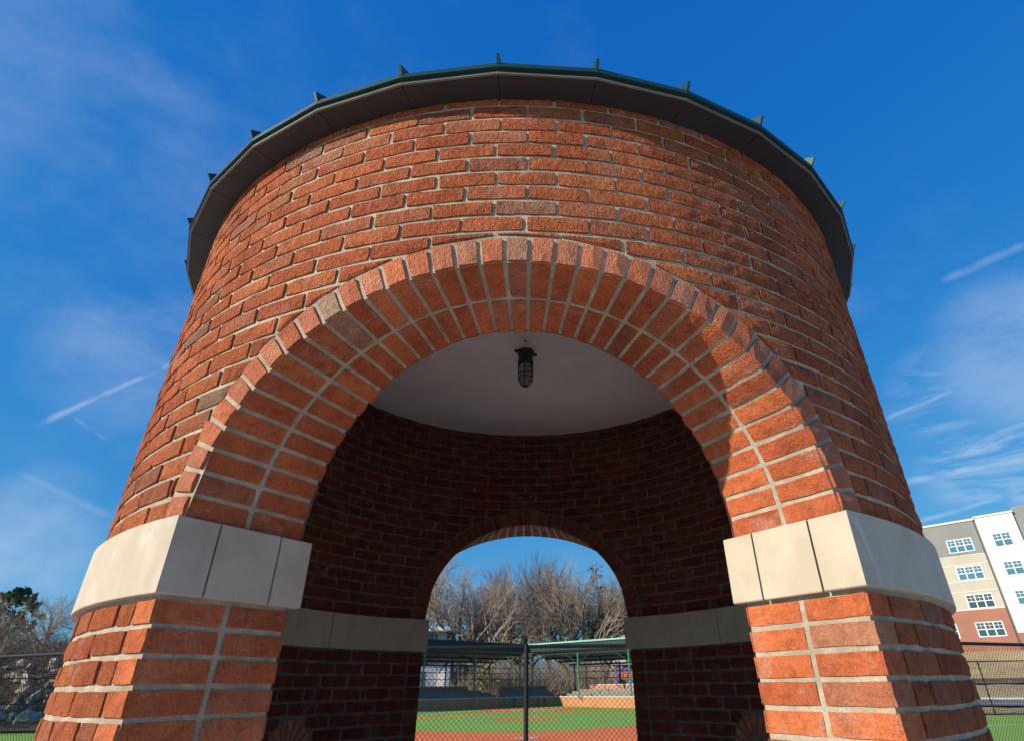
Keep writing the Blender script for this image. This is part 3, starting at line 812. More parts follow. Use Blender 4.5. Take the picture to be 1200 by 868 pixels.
mb = MB()
for i in range(40):
    a = i*1.3-24
    for w in (53.5,):
        p = Vector((0.73,0.68))*w+Vector((0.68,-0.73))*a; q = Vector((0.73,0.68))*w+Vector((0.68,-0.73))*(a+1.28)
        mb.obox(P2(p.x,p.y,ground_h(p.x,p.y)), Vector((0.68,-0.73,0)), Vector((0.73,0.68,0)), (0,0,-0.1),(1.28,0.16,0.14))
mb.build('kerb', M['concrete'], kind='structure')

# ------------------------------------------------------------------ fences
def chain_fence(label, poly, h, post_step, wr, pr, rr, rails, zf=None, first=0.0, pitch=0.0718, name='chain_link_fence', base=0.05):
    root = empty(name, P2(*poly[0]), 0, label=label, cat='fence'); o = root.location.copy()
    zf = zf or (lambda x, y: 0.0)
    mesh = MB()
    for (a, b_) in zip(poly[:-1], poly[1:]):
        a = Vector(a); b_ = Vector(b_); L = (b_-a).length; d = (b_-a)/L; nrm = Vector((-d.y, d.x))
        za, zb = zf(*a), zf(*b_)
        def W3(s, z, off=0.0):
            p = a+d*s+nrm*off; return P2(p.x, p.y, za+(zb-za)*s/L+z)-o
        for zr in rails:
            r = MB(); r.tube(W3(0,zr), W3(L,zr), rr if zr > 0.3 else rr*1.1, None, 8); r.build('rail', M['vinyl'], root)
        hh = h+0.035-base; n = int((L+hh)/pitch)
        for dirn in (1, -1):
            for i in range(-int(hh/pitch)-1, n+1):
                s0 = i*pitch; s1 = s0+hh; z0, z1 = base, base+hh
                if dirn < 0: s0, s1 = s1, s0
                # clip to 0..L
                def cl(sA, zA, sB, zB):
                    if max(sA,sB) <= 0 or min(sA,sB) >= L: return None
                    for lim in (0.0, L):
                        if (sA-lim)*(sB-lim) < 0:
                            t = (lim-sA)/(sB-sA); zz = zA+(zB-zA)*t
                            inA = 0 <= sA <= L
                            if inA: sB, zB = lim, zz
                            else: sA, zA = lim, zz
                    return sA, zA, sB, zB
                c_ = cl(s0, z0, s1, z1)
                if c_: mesh.tube(W3(c_[0], c_[1], 0.003*dirn), W3(c_[2], c_[3], 0.003*dirn), wr, None, 3, False)
        n = max(1, round(L/post_step)) if abs(a.x) < 7.0 and abs(b_.x) < 7.0 or h > 2.05 and L > 12 else 1
        for i in range(n+(1 if b_ == Vector(poly[-1]) else 0)):
            s = L*i/n
            p = MB(); p.tube(W3(s,-0.2), W3(s,h+0.02), pr, None, 12); p.tube(W3(s,h+0.015), W3(s,h+0.045), pr*1.15, pr*0.5, 12); p.build('post', M['vinyl'], root)
    mesh.build('wire_mesh', M['vinyl'], root)
    return root
chain_fence('black chain link fence just beyond the pavilion, its post centred in the far arch', [(-13.0,12.9),(-6.5,9.84),(-0.035,9.72),(6.2,9.80),(13.0,12.6)], 2.04, 3.5, 0.0028, 0.035, 0.024, (2.04, 0.06))
chain_fence('black chain link fence at the left edge of the turf before the stone bank', [(-34,28.2),(-24,29.4),(-17.0,32.0),(-9.6,51.6)], 2.1, 3.0, 0.0028, 0.035, 0.026, (2.1, 1.12, 0.1), pitch=0.09)
chain_fence('black chain link fence at the right edge of the turf before the road', [(9.9,52.0),(19.0,34.2),(24.05,34.1),(38,33.9)], 2.45, 4.2, 0.0028, 0.035, 0.026, (2.45, 0.05), zf=lambda x,y: 0.0, pitch=0.09)

# ------------------------------------------------------------------ apartment building on the hill
def siding(name, c1, course, axis='z', c2=None, joint=(0.3,0.3,0.3), jw=0.06):
    m, nt, b = newmat(name, 0.8, 0.2); N = NT(nt); sx = N.n('ShaderNodeSeparateXYZ'); N.l(N.pos(), sx.inputs[0])
    f = N.math('FRACT', N.math('DIVIDE', sx.outputs[2], course)); g2 = N.rng(f, 0.0, jw, 1, 0)
    base = N.mix(N.rng(N.noise(0.5, 5), 0.3, 0.7), c1, c2 or tuple(x*1.1 for x in c1))
    c = N.mix(N.math('MULTIPLY', g2, 0.5), base, joint); N.l(c, b.inputs['Base Color']); return m
M['w_gray'] = siding('grey_lap_siding', (0.21,0.215,0.205), 0.2, joint=(0.14,0.14,0.14))
M['w_beige'] = siding('beige_fibre_panel', (0.41,0.385,0.315), 50)
M['w_brick'] = siding('reddish_brown_brick_far', (0.33,0.145,0.10), 0.15, c2=(0.27,0.125,0.09), joint=(0.32,0.24,0.2), jw=0.15)
M['w_white'] = siding('white_panel', (0.80,0.77,0.69), 50)
M['frame'] = plain('white_window_frame', (0.80,0.80,0.78), 0.5, vary=0.03)
M['trim'] = plain('dark_metal_trim', (0.10,0.10,0.105), 0.5)
M['batten'] = plain('pale_batten', (0.60,0.57,0.48), 0.7)
g, nt, b = newmat('window_glass', 0.06, 0.8); b.inputs['Base Color'].default_value = (0.035,0.06,0.085,1); b.inputs['Metallic'].default_value = 0.0; b.inputs['Coat Weight'].default_value = 0.6; M['glass'] = g
g, nt, b = newmat('window_glass_reflecting', 0.05, 1.0); b.inputs['Base Color'].default_value = (0.22,0.34,0.44,1); b.inputs['Metallic'].default_value = 0.75; M['glass_sky'] = g
EX = Vector((0.68,-0.733,0)); EN = Vector((-0.733,-0.68,0)); A0 = P2(49.9, 69.0, 0)
apt = empty('apartment_building', A0, 0, label='modern apartment block on the hill with grey, beige, brick and white facade panels', cat='building')
TOPZ = EYE+16.45
def apart(name, s0, s1, z0, z1, d0, d1, mat, parent=apt):
    mb = MB(); mb.obox((0,0,0), EX, EN, (s0,d0,z0), (s1,d1,z1)); return mb.build(name, mat, parent)
# facades
apart('upper_wall', -14, 3.35, EYE+12.75, TOPZ, -15, 0, M['w_gray'])
apart('middle_wall', -14, 3.35, EYE+7.05, EYE+12.748, -15, 0, M['w_beige'])
apart('brick_wall', -14, 3.35, 3.0, EYE+7.048, -15, 0.02, M['w_brick'])
apart('white_wall', 3.65, 7.3, 6.0, TOPZ+0.1, -15, 0.35, M['w_white'])
apart('white_base_wall', 3.65, 7.3, 3.0, 5.998, -15, 0.36, M['w_brick'])
apart('grey_wall', 7.302, 30, 3.0, TOPZ+0.75, -15, 0.0, M['w_gray'])
apart('corner_trim', 3.352, 3.648, 3.0, TOPZ, -14, -0.15, M['trim'])
apart('parapet', -14.1, 3.5, TOPZ+0.002, TOPZ+0.22, -15.1, 0.12, M['batten']); apart('parapet', 3.55, 7.4, TOPZ+0.102, TOPZ+0.3, -15.1, 0.5, M['batten'])
for z in (EYE+12.75, EYE+11.75, EYE+10.0, EYE+8.9, EYE+7.05): apart('batten', -14, 3.3, z-0.05, z+0.05, 0.001, 0.05, M['batten'])
for z0, z1, s in ((EYE+11.8, EYE+12.7, -1.6), (EYE+8.95, EYE+9.95, -1.4), (EYE+10.05, EYE+11.7, 2.95)): apart('batten', s-0.04, s+0.04, z0, z1, 0.001, 0.045, M['batten'])
WINM = {}
def window(s0, n, ztop, h=1.48, d=0.0, w1=0.83, glass='glass'):
    W_ = n*w1+0.1; loc = EX*s0+EN*d+Vector((0,0,ztop-h))
    key = (n, h, glass)
    if key not in WINM:
        fr = MB(); 
        fr.obox((0,0,0), EX, EN, (0,-0.02,0), (W_,0.07,0.08)); fr.obox((0,0,0), EX, EN, (0,-0.02,h-0.08), (W_,0.07,h))
        for i in range(n+1): fr.obox((0,0,0), EX, EN, (i*w1,-0.018,0.0801), (i*w1+0.1,0.068,h-0.0801))
        panes = []
        for i in range(n):
            fr.obox((0,0,0), EX, EN, (i*w1+0.1005,-0.01,h*0.5-0.035), (i*w1+w1-0.0005,0.06,h*0.5+0.035))
            fr.obox((0,0,0), EX, EN, (i*w1+w1/2+0.035,-0.01,h*0.5+0.036), (i*w1+w1/2+0.065,0.05,h-0.081))
            fr.obox((0,0,0), EX, EN, (i*w1+0.1005,-0.01,h*0.75-0.012), (i*w1+w1-0.0005,0.048,h*0.75+0.018))
            for (z0, z1) in ((0.08,h*0.5-0.03),(h*0.5+0.03,h-0.08)):
                pm = MB(); pm.obox((0,0,0), EX, EN, (i*w1+0.1,0.004,z0), (i*w1+w1,0.02,z1)); panes.append(pm.mesh('pane', M[glass]))
        WINM[key] = (fr.mesh('window', M['frame']), panes)
    fm, panes = WINM[key]; f = link('window', fm, apt, loc)
    for p in panes: link('pane', p, f)
for r_, zt in enumerate((EYE+14.62, EYE+11.58, EYE+8.6, EYE+5.74)):
    for s in (0.0, -5.9, -11.2):
        window(s, 3 if not (s < -1) else 2, zt, d=(0.022 if r_ == 3 else 0.002), glass='glass_sky' if r_ < 2 else 'glass')
    if r_ == 3: window(-3.55, 2, zt, d=0.022)
    window(4.66, 2, zt-0.02, d=0.352, glass='glass_sky' if r_ < 3 else 'glass')
    for s in (9.5, 14, 19, 24): window(s, 2, zt, d=0.002, glass='glass_sky')
    for s in (-1.15, -1.75):
        mb = MB(); p = EX*(s-1.0 if r_ else s-1.3)+Vector((0,0,zt-0.1-(0.35 if r_ else 0))); mb.tube(p, p+EN*0.12, 0.12, 0.10, 10); mb.build('vent_cap', M['frame'], apt)

# ------------------------------------------------------------------ ball field wall, bleachers and canopy
def far_brick():
    m, nt, b = newmat('field_wall_brick', 0.9, 0.1); N = NT(nt)
    c = N.mix(N.rng(N.noise(1.5, 5), 0.3, 0.7), (0.50,0.21,0.09), (0.58,0.26,0.12)); sx = N.n('ShaderNodeSeparateXYZ'); N.l(N.pos(), sx.inputs[0])
    f = N.math('FRACT', N.math('DIVIDE', sx.outputs[2], 0.07)); c = N.mix(N.math('MULTIPLY', N.rng(f, 0.0, 0.2, 1, 0), 0.4), c, (0.40,0.34,0.27)); N.l(c, b.inputs['Base Color']); return m
M['fwall'] = far_brick()
M['postgreen'] = plain('green_painted_steel', (0.05,0.23,0.15), 0.45, 0.4)
M['roofteal'] = plain('teal_metal_fascia', (0.012,0.034,0.038), 0.6, 0.3)
M['deck'] = plain('pale_roof_deck', (0.17,0.17,0.18), 0.6)
M['mint'] = plain('mint_gutter', (0.22,0.46,0.36), 0.5)
FW = [(-15.5,45.5),(-8.6,52.4),(-2.2,60.4),(2.4,61.0),(8.6,53.4),(15.5,46.0)]
bw = empty('backstop_wall', P2(0,60.6), 0, label='low red brick wall with concrete coping behind home plate', cat='wall')
def seg_frame(a, b_):
    a = Vector(a); b_ = Vector(b_); L = (b_-a).length; d = (b_-a)/L; return a, Vector((d.x,d.y,0)), Vector((-d.y,d.x,0)), L
def run(root, pts, lo, hi, z0, z1, mat, name, jt=0.0, trim=0.0):
    for (a, b_) in zip(pts[:-1], pts[1:]):
        a_, ex, ey, L = seg_frame(a, b_); mb = MB(); mb.obox(P2(a_.x,a_.y,0)-root.location, ex, ey, (trim,lo,z0), (L-trim,hi,z1)); mb.build(name, mat, root)
run(bw, FW, 0.0, 0.3, -0.1, 0.72, M['fwall'], 'wall_panel'); run(bw, FW, -0.04, 0.34, 0.722, 0.80, M['concrete'], 'coping', trim=0.01)
for (x, y) in ((-1.3,60.42),(1.5,60.78),(0.9,60.7)):
    mb = MB(); mb.box((-0.06,-0.06,0.02),(0.06,0.0,0.70)); mb.build('drain_strip', M['trim'], bw, loc=P2(x,y,0)-bw.location)
bl = empty('bleachers', P2(0,63), 0, label='tiered concrete bleachers under the long canopy', cat='bleachers')
for (lo, hi, z) in ((1.0,1.9,0.98),(1.902,2.8,1.16),(2.802,3.9,1.32)): run(bl, FW, lo, hi, -0.1, z, M['dark_concrete'], 'step')
rw = empty('rear_wall', P2(0,66), 0, label='second brick wall behind the bleachers, partly sunlit at the right', cat='wall')
run(rw, FW, 4.6, 4.9, -0.1, 1.62, M['fwall'], 'wall_panel'); run(rw, FW, 4.55, 4.95, 1.622, 1.70, M['concrete'], 'coping', trim=0.01)
ca = empty('spectator_canopy', P2(0,62), 0, label='long V-shaped shade canopy on green posts behind home plate', cat='canopy')
CR = [(-16.5,46.0),(-0.2,61.6),(16.5,46.4)]
def slope_slab(a, b_, o0, z0, o1, z1, th, mat, name):
    a_, ex, ey, L = seg_frame(a, b_); o = P2(a_.x,a_.y,0)-ca.location; mb = MB(); V3 = lambda s,f,z: o+ex*s+ey*f+Vector((0,0,z))
    mb.add([V3(0,o0,z0),V3(L,o0,z0),V3(L,o1,z1),V3(0,o1,z1),V3(0,o0,z0+th),V3(L,o0,z0+th),V3(L,o1,z1+th),V3(0,o1,z1+th)], BOXF); mb.build(name, mat, ca)
for (a, b_) in zip(CR[:-1], CR[1:]):
    slope_slab(a, b_, 0.1, 4.45, 6.5, 3.75, 0.06, M['deck'], 'roof_deck')
    slope_slab(a, b_, 0.0, 4.42, 0.098, 4.42, 0.62, M['roofteal'], 'fascia')
    slope_slab(a, b_, -0.14, 5.0, -0.002, 5.0, 0.13, M['mint'] if a[0] > -1 else M['roofteal'], 'gutter')
    a_, ex, ey, L = seg_frame(a, b_); o = P2(a_.x,a_.y,0)-ca.location
    for off, z in ((0.5,4.28),(2.4,4.0),(4.4,3.78),(6.2,3.52)):
        mb = MB(); mb.obox(o, ex, ey, (0.3,off-0.06,z-0.16), (L-0.3,off+0.06,z)); mb.build('purlin', M['roofteal'], ca)
    n = 4
    for i in range(n+1):
        s = 0.35+(L-0.7)*i/n
        mb = MB(); mb.tube(o+ex*s+ey*0.5+Vector((0,0,0.6)), o+ex*s+ey*0.5+Vector((0,0,4.3)), 0.075, None, 10); mb.build('post', M['postgreen'], ca)
        mb = MB(); mb.tube(o+ex*(s+0.8)+ey*5.9+Vector((0,0,0.2)), o+ex*(s+0.8)+ey*5.9+Vector((0,0,3.6)), 0.075, None, 10); mb.build('post', M['roofteal'], ca)
        mb = MB()
        pr = [(0.5,3.2),(0.9,3.75),(1.6,4.05),(2.6,4.15),(3.8,4.0),(5.0,3.6),(5.7,3.1),(5.9,2.8)]
        for (p, q) in zip(pr[:-1], pr[1:]): mb.tube(o+ex*s+ey*p[0]+Vector((0,0,p[1]-0.1)), o+ex*s+ey*q[0]+Vector((0,0,q[1]-0.1)), 0.05, None, 5)
        for sg in (-1,1):
            for (p, q) in (((0.0,3.1),(0.45,3.6)),((0.45,3.6),(1.1,3.95)),((1.1,3.95),(1.7,4.12))):
                mb.tube(o+ex*(s+sg*p[0])+ey*0.5+Vector((0,0,p[1])), o+ex*(s+sg*q[0])+ey*0.5+Vector((0,0,q[1])), 0.04, None, 5)
        mb.build('brace', M['roofteal'], ca)
    # safety rails behind the seats
rf = empty('railing', P2(0,67), 0, label='thin dark safety railing standing behind the canopy', cat='railing')
for z in (2.2, 2.75, 3.2): run(rf, [(-16.5,51.5),(-2,67.0),(2.6,67.4),(16.5,52)], 0.0, 0.05, z, z+0.06, M['trim'], 'rail')
for (a, b_) in (((-16.5,51.5),(-2,67.0)),((-2,67.0),(2.6,67.4)),((2.6,67.4),(16.5,52))):
    a_, ex, ey, L = seg_frame(a, b_); n = max(1, int(L/2.2))
    for i in range(n):
        mb = MB(); mb.tube(P2(a_.x,a_.y,0)-rf.location+ex*(L*i/n)+ey*0.02, P2(a_.x,a_.y,3.2)-rf.location+ex*(L*i/n)+ey*0.02, 0.035, None, 6); mb.build('post', M['trim'], rf)

# white flat-roofed house above the canopy, blue-grey shed below it
M['hwall'] = plain('cream_render', (0.66,0.64,0.58), 0.8); M['blue'] = siding('blue_grey_siding', (0.26,0.29,0.36), 0.25)
hs_ = empty('house', P2(-13.6,80), 0, label='white flat-roofed house among the trees above the left end of the canopy', cat='house')
mb = MB(); mb.box((-5,0,0),(3.3,6,7.7)); mb.build('wall', M['hwall'], hs_)
mb = MB(); mb.box((-5.5,-1.0,7.702),(3.8,6.5,8.2)); mb.build('roof', M['hwall'], hs_)
for x0 in (0.2, 1.3):
    mb = MB(); mb.box((x0,-0.06,6.5),(x0+0.85,0.02,7.45)); w_ = mb.build('window', M['trim'], hs_)
    mb = MB(); mb.box((x0+0.08,-0.08,6.58),(x0+0.77,-0.061,7.37)); mb.build('pane', M['glass'], w_)
sh = empty('shed', P2(-12.0,73), 0, label='blue-grey sided shed seen beneath the left end of the canopy', cat='shed')
mb = MB(); mb.box((-4,0,0),(3.2,4,4.2)); mb.build('wall', M['blue'], sh)
mb = MB(); mb.box((-4.3,-0.3,4.202),(3.5,4.3,4.4)); mb.build('roof', M['trim'], sh)
for x0 in (-2.8,-0.6,1.6):
    mb = MB(); mb.box((x0,-0.05,0),(x0+1.1,-0.002,3.2)); mb.build('door', M['hwall'] if x0 > 1 else M['trim'], sh)

# play structure at the right end
M['orange'] = plain('orange_plastic', (0.75,0.20,0.04), 0.4); M['purple'] = plain('purple_plastic', (0.22,0.14,0.42), 0.4); M['cream'] = plain('cream_plastic', (0.66,0.60,0.44), 0.5); M['redp'] = plain('red_plastic', (0.55,0.05,0.05), 0.4); M['bluep'] = plain('blue_plastic', (0.08,0.20,0.45), 0.4)
ps = empty('play_structure', P2(11.0,71.5), 0, label='colourful playground tower with orange discs, purple panel and cream canopy', cat='playground')
for x in (-1.4,0,1.4):
    for y in (0,1.6):
        mb = MB(); mb.tube((x,y,0),(x,y,4.1),0.07,None,10); mb.build('post', M['purple'], ps)
mb = MB(); mb.add([(-1.7,-0.3,3.6),(1.7,-0.3,3.6),(1.7,1.9,3.6),(-1.7,1.9,3.6),(-1.1,0.8,4.35),(1.1,0.8,4.35)], [(0,3,2,1),(0,1,5,4),(1,2,5),(2,3,4,5),(3,0,4)]); mb.build('roof', M['cream'], ps)
mb = MB(); mb.box((-1.4,0,1.5),(1.4,1.6,1.6)); mb.build('deck', M['redp'], ps)
mb = MB(); mb.box((-1.33,-0.05,2.7),(-0.1,0.02,3.3)); mb.build('panel', M['purple'], ps)
mb = MB(); mb.box((0.1,-0.05,1.7),(1.3,0.02,2.2)); mb.build('panel', M['bluep'], ps)
for x in (-0.55,0.5):
    mb = MB(); mb.tube((x,-0.12,2.55),(x,-0.06,2.55),0.42,0.42,20); mb.build('disc', M['orange'], ps)
mb = MB(); 
for i in range(8):
    t = i/8; t2 = (i+1)/8; mb.add([(-1.4-2.4*t,0.3,1.55-1.3*t),(-1.4-2.4*t,1.1,1.55-1.3*t),(-1.4-2.4*t2,1.1,1.55-1.3*t2),(-1.4-2.4*t2,0.3,1.55-1.3*t2),(-1.4-2.4*t,0.3,1.8-1.3*t),(-1.4-2.4*t,1.1,1.8-1.3*t),(-1.4-2.4*t2,1.1,1.8-1.3*t2),(-1.4-2.4*t2,0.3,1.8-1.3*t2)], [(0,1,2,3),(0,3,7,4),(1,5,6,2)])
mb.build('slide', M['redp'], ps)

# ------------------------------------------------------------------ trees
M['bark'] = gmat('grey_brown_bark', ((0.17,0.135,0.105),(0.24,0.195,0.15),(0.12,0.095,0.075)), (0.6, 7), 0.02)
M['bark_pale'] = gmat('pale_bark', ((0.34,0.29,0.22),(0.42,0.37,0.29),(0.22,0.18,0.14)), (0.6, 7), 0.02)
M['twig'] = plain('bare_twigs', (0.25,0.195,0.15), 0.9, vary=0.3, scale=0.4)
M['leaf'] = plain('evergreen_foliage', (0.045,0.075,0.028), 0.7, vary=0.5, scale=0.8)
M['leaf_y'] = plain('yellow_green_foliage', (0.20,0.18,0.045), 0.7, vary=0.4, scale=0.8)
def leaf_cluster(mb, c, r, n, size, rnd):
    for _ in range(n):
        v = Vector((rnd.gauss(0,1), rnd.gauss(0,1), rnd.gauss(0,0.8))); v = v.normalized()*(r*rnd.random()**0.45); p = Vector(c)+v
        a = Vector((rnd.gauss(0,1),rnd.gauss(0,1),rnd.gauss(0,1))).normalized(); b2 = a.orthogonal().normalized(); s = size*rnd.uniform(0.6,1.3)
        mb.add([p-a*s, p+b2*s*0.5, p+a*s, p-b2*s*0.5], [(0,1,2,3)])
def make_tree(seed, H, spread=0.5, trunk_frac=0.28, levels=5, r0=None, up=0.25, split=4, twig_r=0.012):
    rnd = random.Random(seed); tr = MB(); cr = MB(); r0 = r0 or H*0.018; tips = []
    def branch(p, d, L, r, lv):
        n = 4 if lv < 2 else 3 if lv < levels-1 else 2
        pts = [p]; dirs = [d]
        for i in range(n):
            d = (d+Vector((rnd.gauss(0,1),rnd.gauss(0,1),rnd.gauss(0,1)))*(0.09 if lv < 3 else 0.14)+Vector((0,0,up*(0.12 if lv < 3 else 0.03)))).normalized(); p = p+d*(L/n); pts.append(p); dirs.append(d)
        mb = tr if lv <= 2 else cr
        r_end = r*(0.62 if lv < levels else 0.5)
        for i in range(n):
            ra = r+(r_end-r)*i/n; rb = r+(r_end-r)*(i+1)/n
            mb.tube(pts[i], pts[i+1], max(ra,twig_r), max(rb,twig_r*0.8), 8 if lv == 0 else 5 if lv < 2 else 3, False)
        if lv >= levels: tips.append(p); return
        kids = (2 if lv > 0 else 4) if lv < levels-1 else 2
        for k in range(kids):
            t = 0.35+0.65*(k+rnd.random()*0.6)/kids if lv else 0.55+0.45*(k+0.5)/kids
            t = min(t, 1.0); idx = t*n; i = min(n-1, int(idx)); q = pts[i].lerp(pts[i+1], idx-i); dd = dirs[i+1]
            side = dd.orthogonal().normalized(); side.rotate(Matrix.Rotation(rnd.uniform(0,2*PI), 3, dd))
            ang_ = rnd.uniform(0.35,0.8)*(spread*2)
            nd = (dd*math.cos(ang_)+side*math.sin(ang_)+Vector((0,0,up*(0.35 if lv < 2 else 0.1)))).normalized()
            branch(q, nd, L*rnd.uniform(0.66,0.88), r*rnd.uniform(0.50,0.70), lv+1)
        branch(p, d, L*0.80, r_end, lv+1)
    branch(Vector((0,0,-0.2)), Vector((rnd.gauss(0,0.05),rnd.gauss(0,0.05),1)).normalized(), H*trunk_frac, r0, 0)
    top = max(t.z for t in tips); k = H/top
    tr.v = [(x*k,y*k,z*k) for x,y,z in tr.v]; cr.v = [(x*k,y*k,z*k) for x,y,z in cr.v]
    return tr, cr, [t*k for t in tips]
TREES = []
for i, (sd, H, sp, tf, up, bk) in enumerate(((11,17,0.50,0.22,0.10,'bark'), (23,18,0.34,0.26,0.2,'bark'), (37,16,0.42,0.22,0.14,'bark_pale'), (41,18.5,0.36,0.24,0.2,'bark'))):
    tr, cr, tips = make_tree(sd, H, sp, tf, 6, None, up, 4)
    TREES.append((tr.mesh('trunk', M[bk]), cr.mesh('branches', M['twig']), H))
def bare_tree(kind, x, y, H, rz, label, group=None, name='bare_tree'):
    tm, cm, H0 = TREES[kind]; o = empty(name, P2(x, y, ground_h(x,y)), rz, label=label, cat='tree', group=group); s = H/H0; o.scale = (s*1.0, s*1.0, s)
    link('trunk', tm, o); link('branches', cm, o); return o
G = 'bare trees beyond the canopy'
tspec = [ (0,-14.6,88,18.2,0.3,'wide bare oak at the left side of the far arch, dark crooked limbs'),
 (0,-8.8,83,17.2,2.2,'spreading bare oak above the canopy, third of the arch width from its left'),
 (2,-5.2,79,14.5,4.0,'pale leaning bare tree just left of the fence post'),
 (1,-2.8,90,18.8,1.0,'tall narrow bare tree left of the centre of the arch'),
 (3,0.1,88,19.2,3.3,'tall upright bare tree directly behind the fence post'),
 (3,2.5,92,19.8,5.0,'tallest bare tree, right of the fence post, rounded twiggy crown'),
 (1,4.6,86,18.2,0.2,'tall bare tree with a straight grey trunk right of the centre'),
 (0,7.0,80,16.0,1.7,'bare tree with a stout dark trunk, right part of the arch'),
 (2,9.4,83,15.0,2.9,'pale slender bare tree beside the evergreen'),
 (1,12.2,85,16.2,4.4,'bare tree at the right edge of the far arch'),
 (3,-16.5,92,16.5,0.9,'tall bare tree partly behind the left edge of the far arch'),
 (2,-11.0,94,16.0,2.5,'bare tree rising behind the white house'),
 (1,-7.0,97,18.0,5.3,'slim bare tree behind the spreading oak'),
 (0,5.5,99,17.0,3.9,'broad bare tree far behind the tallest one'),
 (2,15.5,88,15.0,0.5,'bare tree hidden mostly by the right pier')]
for k_, x, y, H, rz, lab in tspec: bare_tree(k_, x, y, H, rz, lab, G)
# far back row: reads as a mass
bw_rnd = random.Random(5)
wood = MB()
for i in range(12):
    x = -34+i*6+bw_rnd.uniform(-1,1); y = 104+bw_rnd.uniform(-5,8); H = bw_rnd.uniform(10,15); tm, cm, H0 = TREES[bw_rnd.randrange(4)]
    s = H/H0; rz = bw_rnd.uniform(0,6.28); o = P2(x,y,ground_h(x,y)); c, sn = math.cos(rz)*s, math.sin(rz)*s
    n = len(cm.vertices); co = np.empty(n*3, dtype=np.float32); cm.vertices.foreach_get('co', co); co = co.reshape(-1,3)
    V_ = np.stack([co[:,0]*c-co[:,1]*sn+o.x, co[:,0]*sn+co[:,1]*c+o.y, co[:,2]*s+o.z], 1)
    # keep every other branch piece to stay light
    fs = [tuple(p.vertices) for p in cm.polygons][::1]
    step = 6; keep = [f for q in range(0, len(fs), 6) if (q//6) % 2 == 0 for f in fs[q:q+6]]
    base = len(wood.v); wood.v.extend(map(tuple, V_.tolist())); wood.f.extend([tuple(a+base for a in f) for f in keep])
wood.t = [(0,0,0)]*len(wood.f)
wood.build('distant_wood', M['twig'], kind='stuff')
# brown underbrush behind the canopy
ub = MB(); r_ = random.Random(9)
for i in range(5200):
    x = r_.uniform(-19,19); y = r_.uniform(72,84)
    if (9 < x < 14 and y < 80) or (-14.5 < x < -8 and y < 79): continue
    h0 = ground_h(x,y); hh = abs(r_.gauss(0,1))*2.0+1.0
    p = P2(x,y,h0); q = p+Vector((r_.gauss(0,0.6), r_.gauss(0,0.6), hh*0.55)); q2 = q+Vector((r_.gauss(0,0.6), r_.gauss(0,0.6), hh*0.45))
    ub.tube(p, q, 0.026, 0.02, 3, False); ub.tube(q, q2, 0.02, 0.01, 3, False)
    for _ in range(3):
        t = q.lerp(q2, r_.random()); ub.tube(t, t+Vector((r_.gauss(0,0.5), r_.gauss(0,0.5), r_.uniform(0.1,0.9))), 0.014, 0.008, 3, False)
ub.build('underbrush', M['twig'], kind='stuff')
# evergreens
def evergreen(name, x, y, H, label, seed, mat='leaf', wide=0.28, bottom=0.25, n=150, conic=False, group=None, dens=26, size=0.22):
    rnd = random.Random(seed); o = empty(name, P2(x,y,ground_h(x,y)), 0, label=label, cat='tree', group=group); tr = MB(); cr = MB()
    tr.tube((0,0,-0.2),(0.1,0.05,H*0.5), H*0.017, H*0.011, 8, False); tr.tube((0.1,0.05,H*0.5),(0.0,0.1,H*0.95), H*0.011, H*0.003, 6, False)
    for i in range(n):
        t = bottom+(1-bottom)*rnd.random(); prof = (1-t)/(1-bottom) if conic else math.sin(PI*min(1,0.12+0.88*(t-bottom)/(1-bottom)))**0.7
        R_ = H*wide*prof*rnd.uniform(0.3,1.0)+0.15; a = rnd.uniform(0,2*PI); c = Vector((R_*math.cos(a), R_*math.sin(a), t*H))
        if rnd.random() < 0.5: tr.tube((0,0,t*H-0.12*R_-0.3), c, 0.05, 0.015, 4, False)
        leaf_cluster(cr, c, H*0.045*rnd.uniform(0.6,1.3), dens, size, rnd)
    tr.build('trunk', M['bark'], o); cr.build('crown', M[mat], o); return o
evergreen('pine_tree', 9.2, 82, 15.6, 'dark loose evergreen at the right side of the far arch', 3, wide=0.14, bottom=0.34, n=70, dens=22, size=0.15)
evergreen('cedar_tree', 12.2, 80, 6.8, 'small dark evergreen low at the right edge of the far arch', 4, wide=0.2, bottom=0.1, n=60, conic=True, size=0.18)
evergreen('holly_tree', -0.6, 76, 6.3, 'small conical dark evergreen just above the canopy centre', 6, mat='leaf', wide=0.36, bottom=0.1, n=130, conic=True, size=0.13)
def shrub(x, y, H, label, seed, mat='leaf_y', group=None, n=20, name='shrub'):
    rnd = random.Random(seed); o = empty(name, P2(x,y,ground_h(x,y)), 0, label=label, cat='shrub', group=group); cr = MB(); st = MB()
    for i in range(n):
        a = rnd.uniform(0,2*PI); q = Vector((H*0.5*math.cos(a)*rnd.random(), H*0.5*math.sin(a)*rnd.random(), H*rnd.uniform(0.4,1)))
        st.tube((0,0,0), q, 0.02, 0.008, 4, False); leaf_cluster(cr, q, H*0.2, 28, 0.07+H*0.02, rnd)
    st.build('stem', M['bark'], o); cr.build('foliage', M[mat], o); return o
shrub(-4.4, 71, 3.2, 'yellow-green shrub seen under the canopy left of the post', 1)
shrub(-3.4, 78, 5.6, 'tall yellowish shrub rising above the canopy', 2)
shrub(-7.5, 75, 3.6, 'dark evergreen shrub under the left half of the canopy', 3, 'leaf')
shrub(45.5, 57.0, 1.2, 'small yellow shrub in the mulch bed on the hillside', 8, name='shrub')
shrub(39.5, 59.5, 0.7, 'low yellow tuft left of the shrub on the hillside', 9, name='shrub')

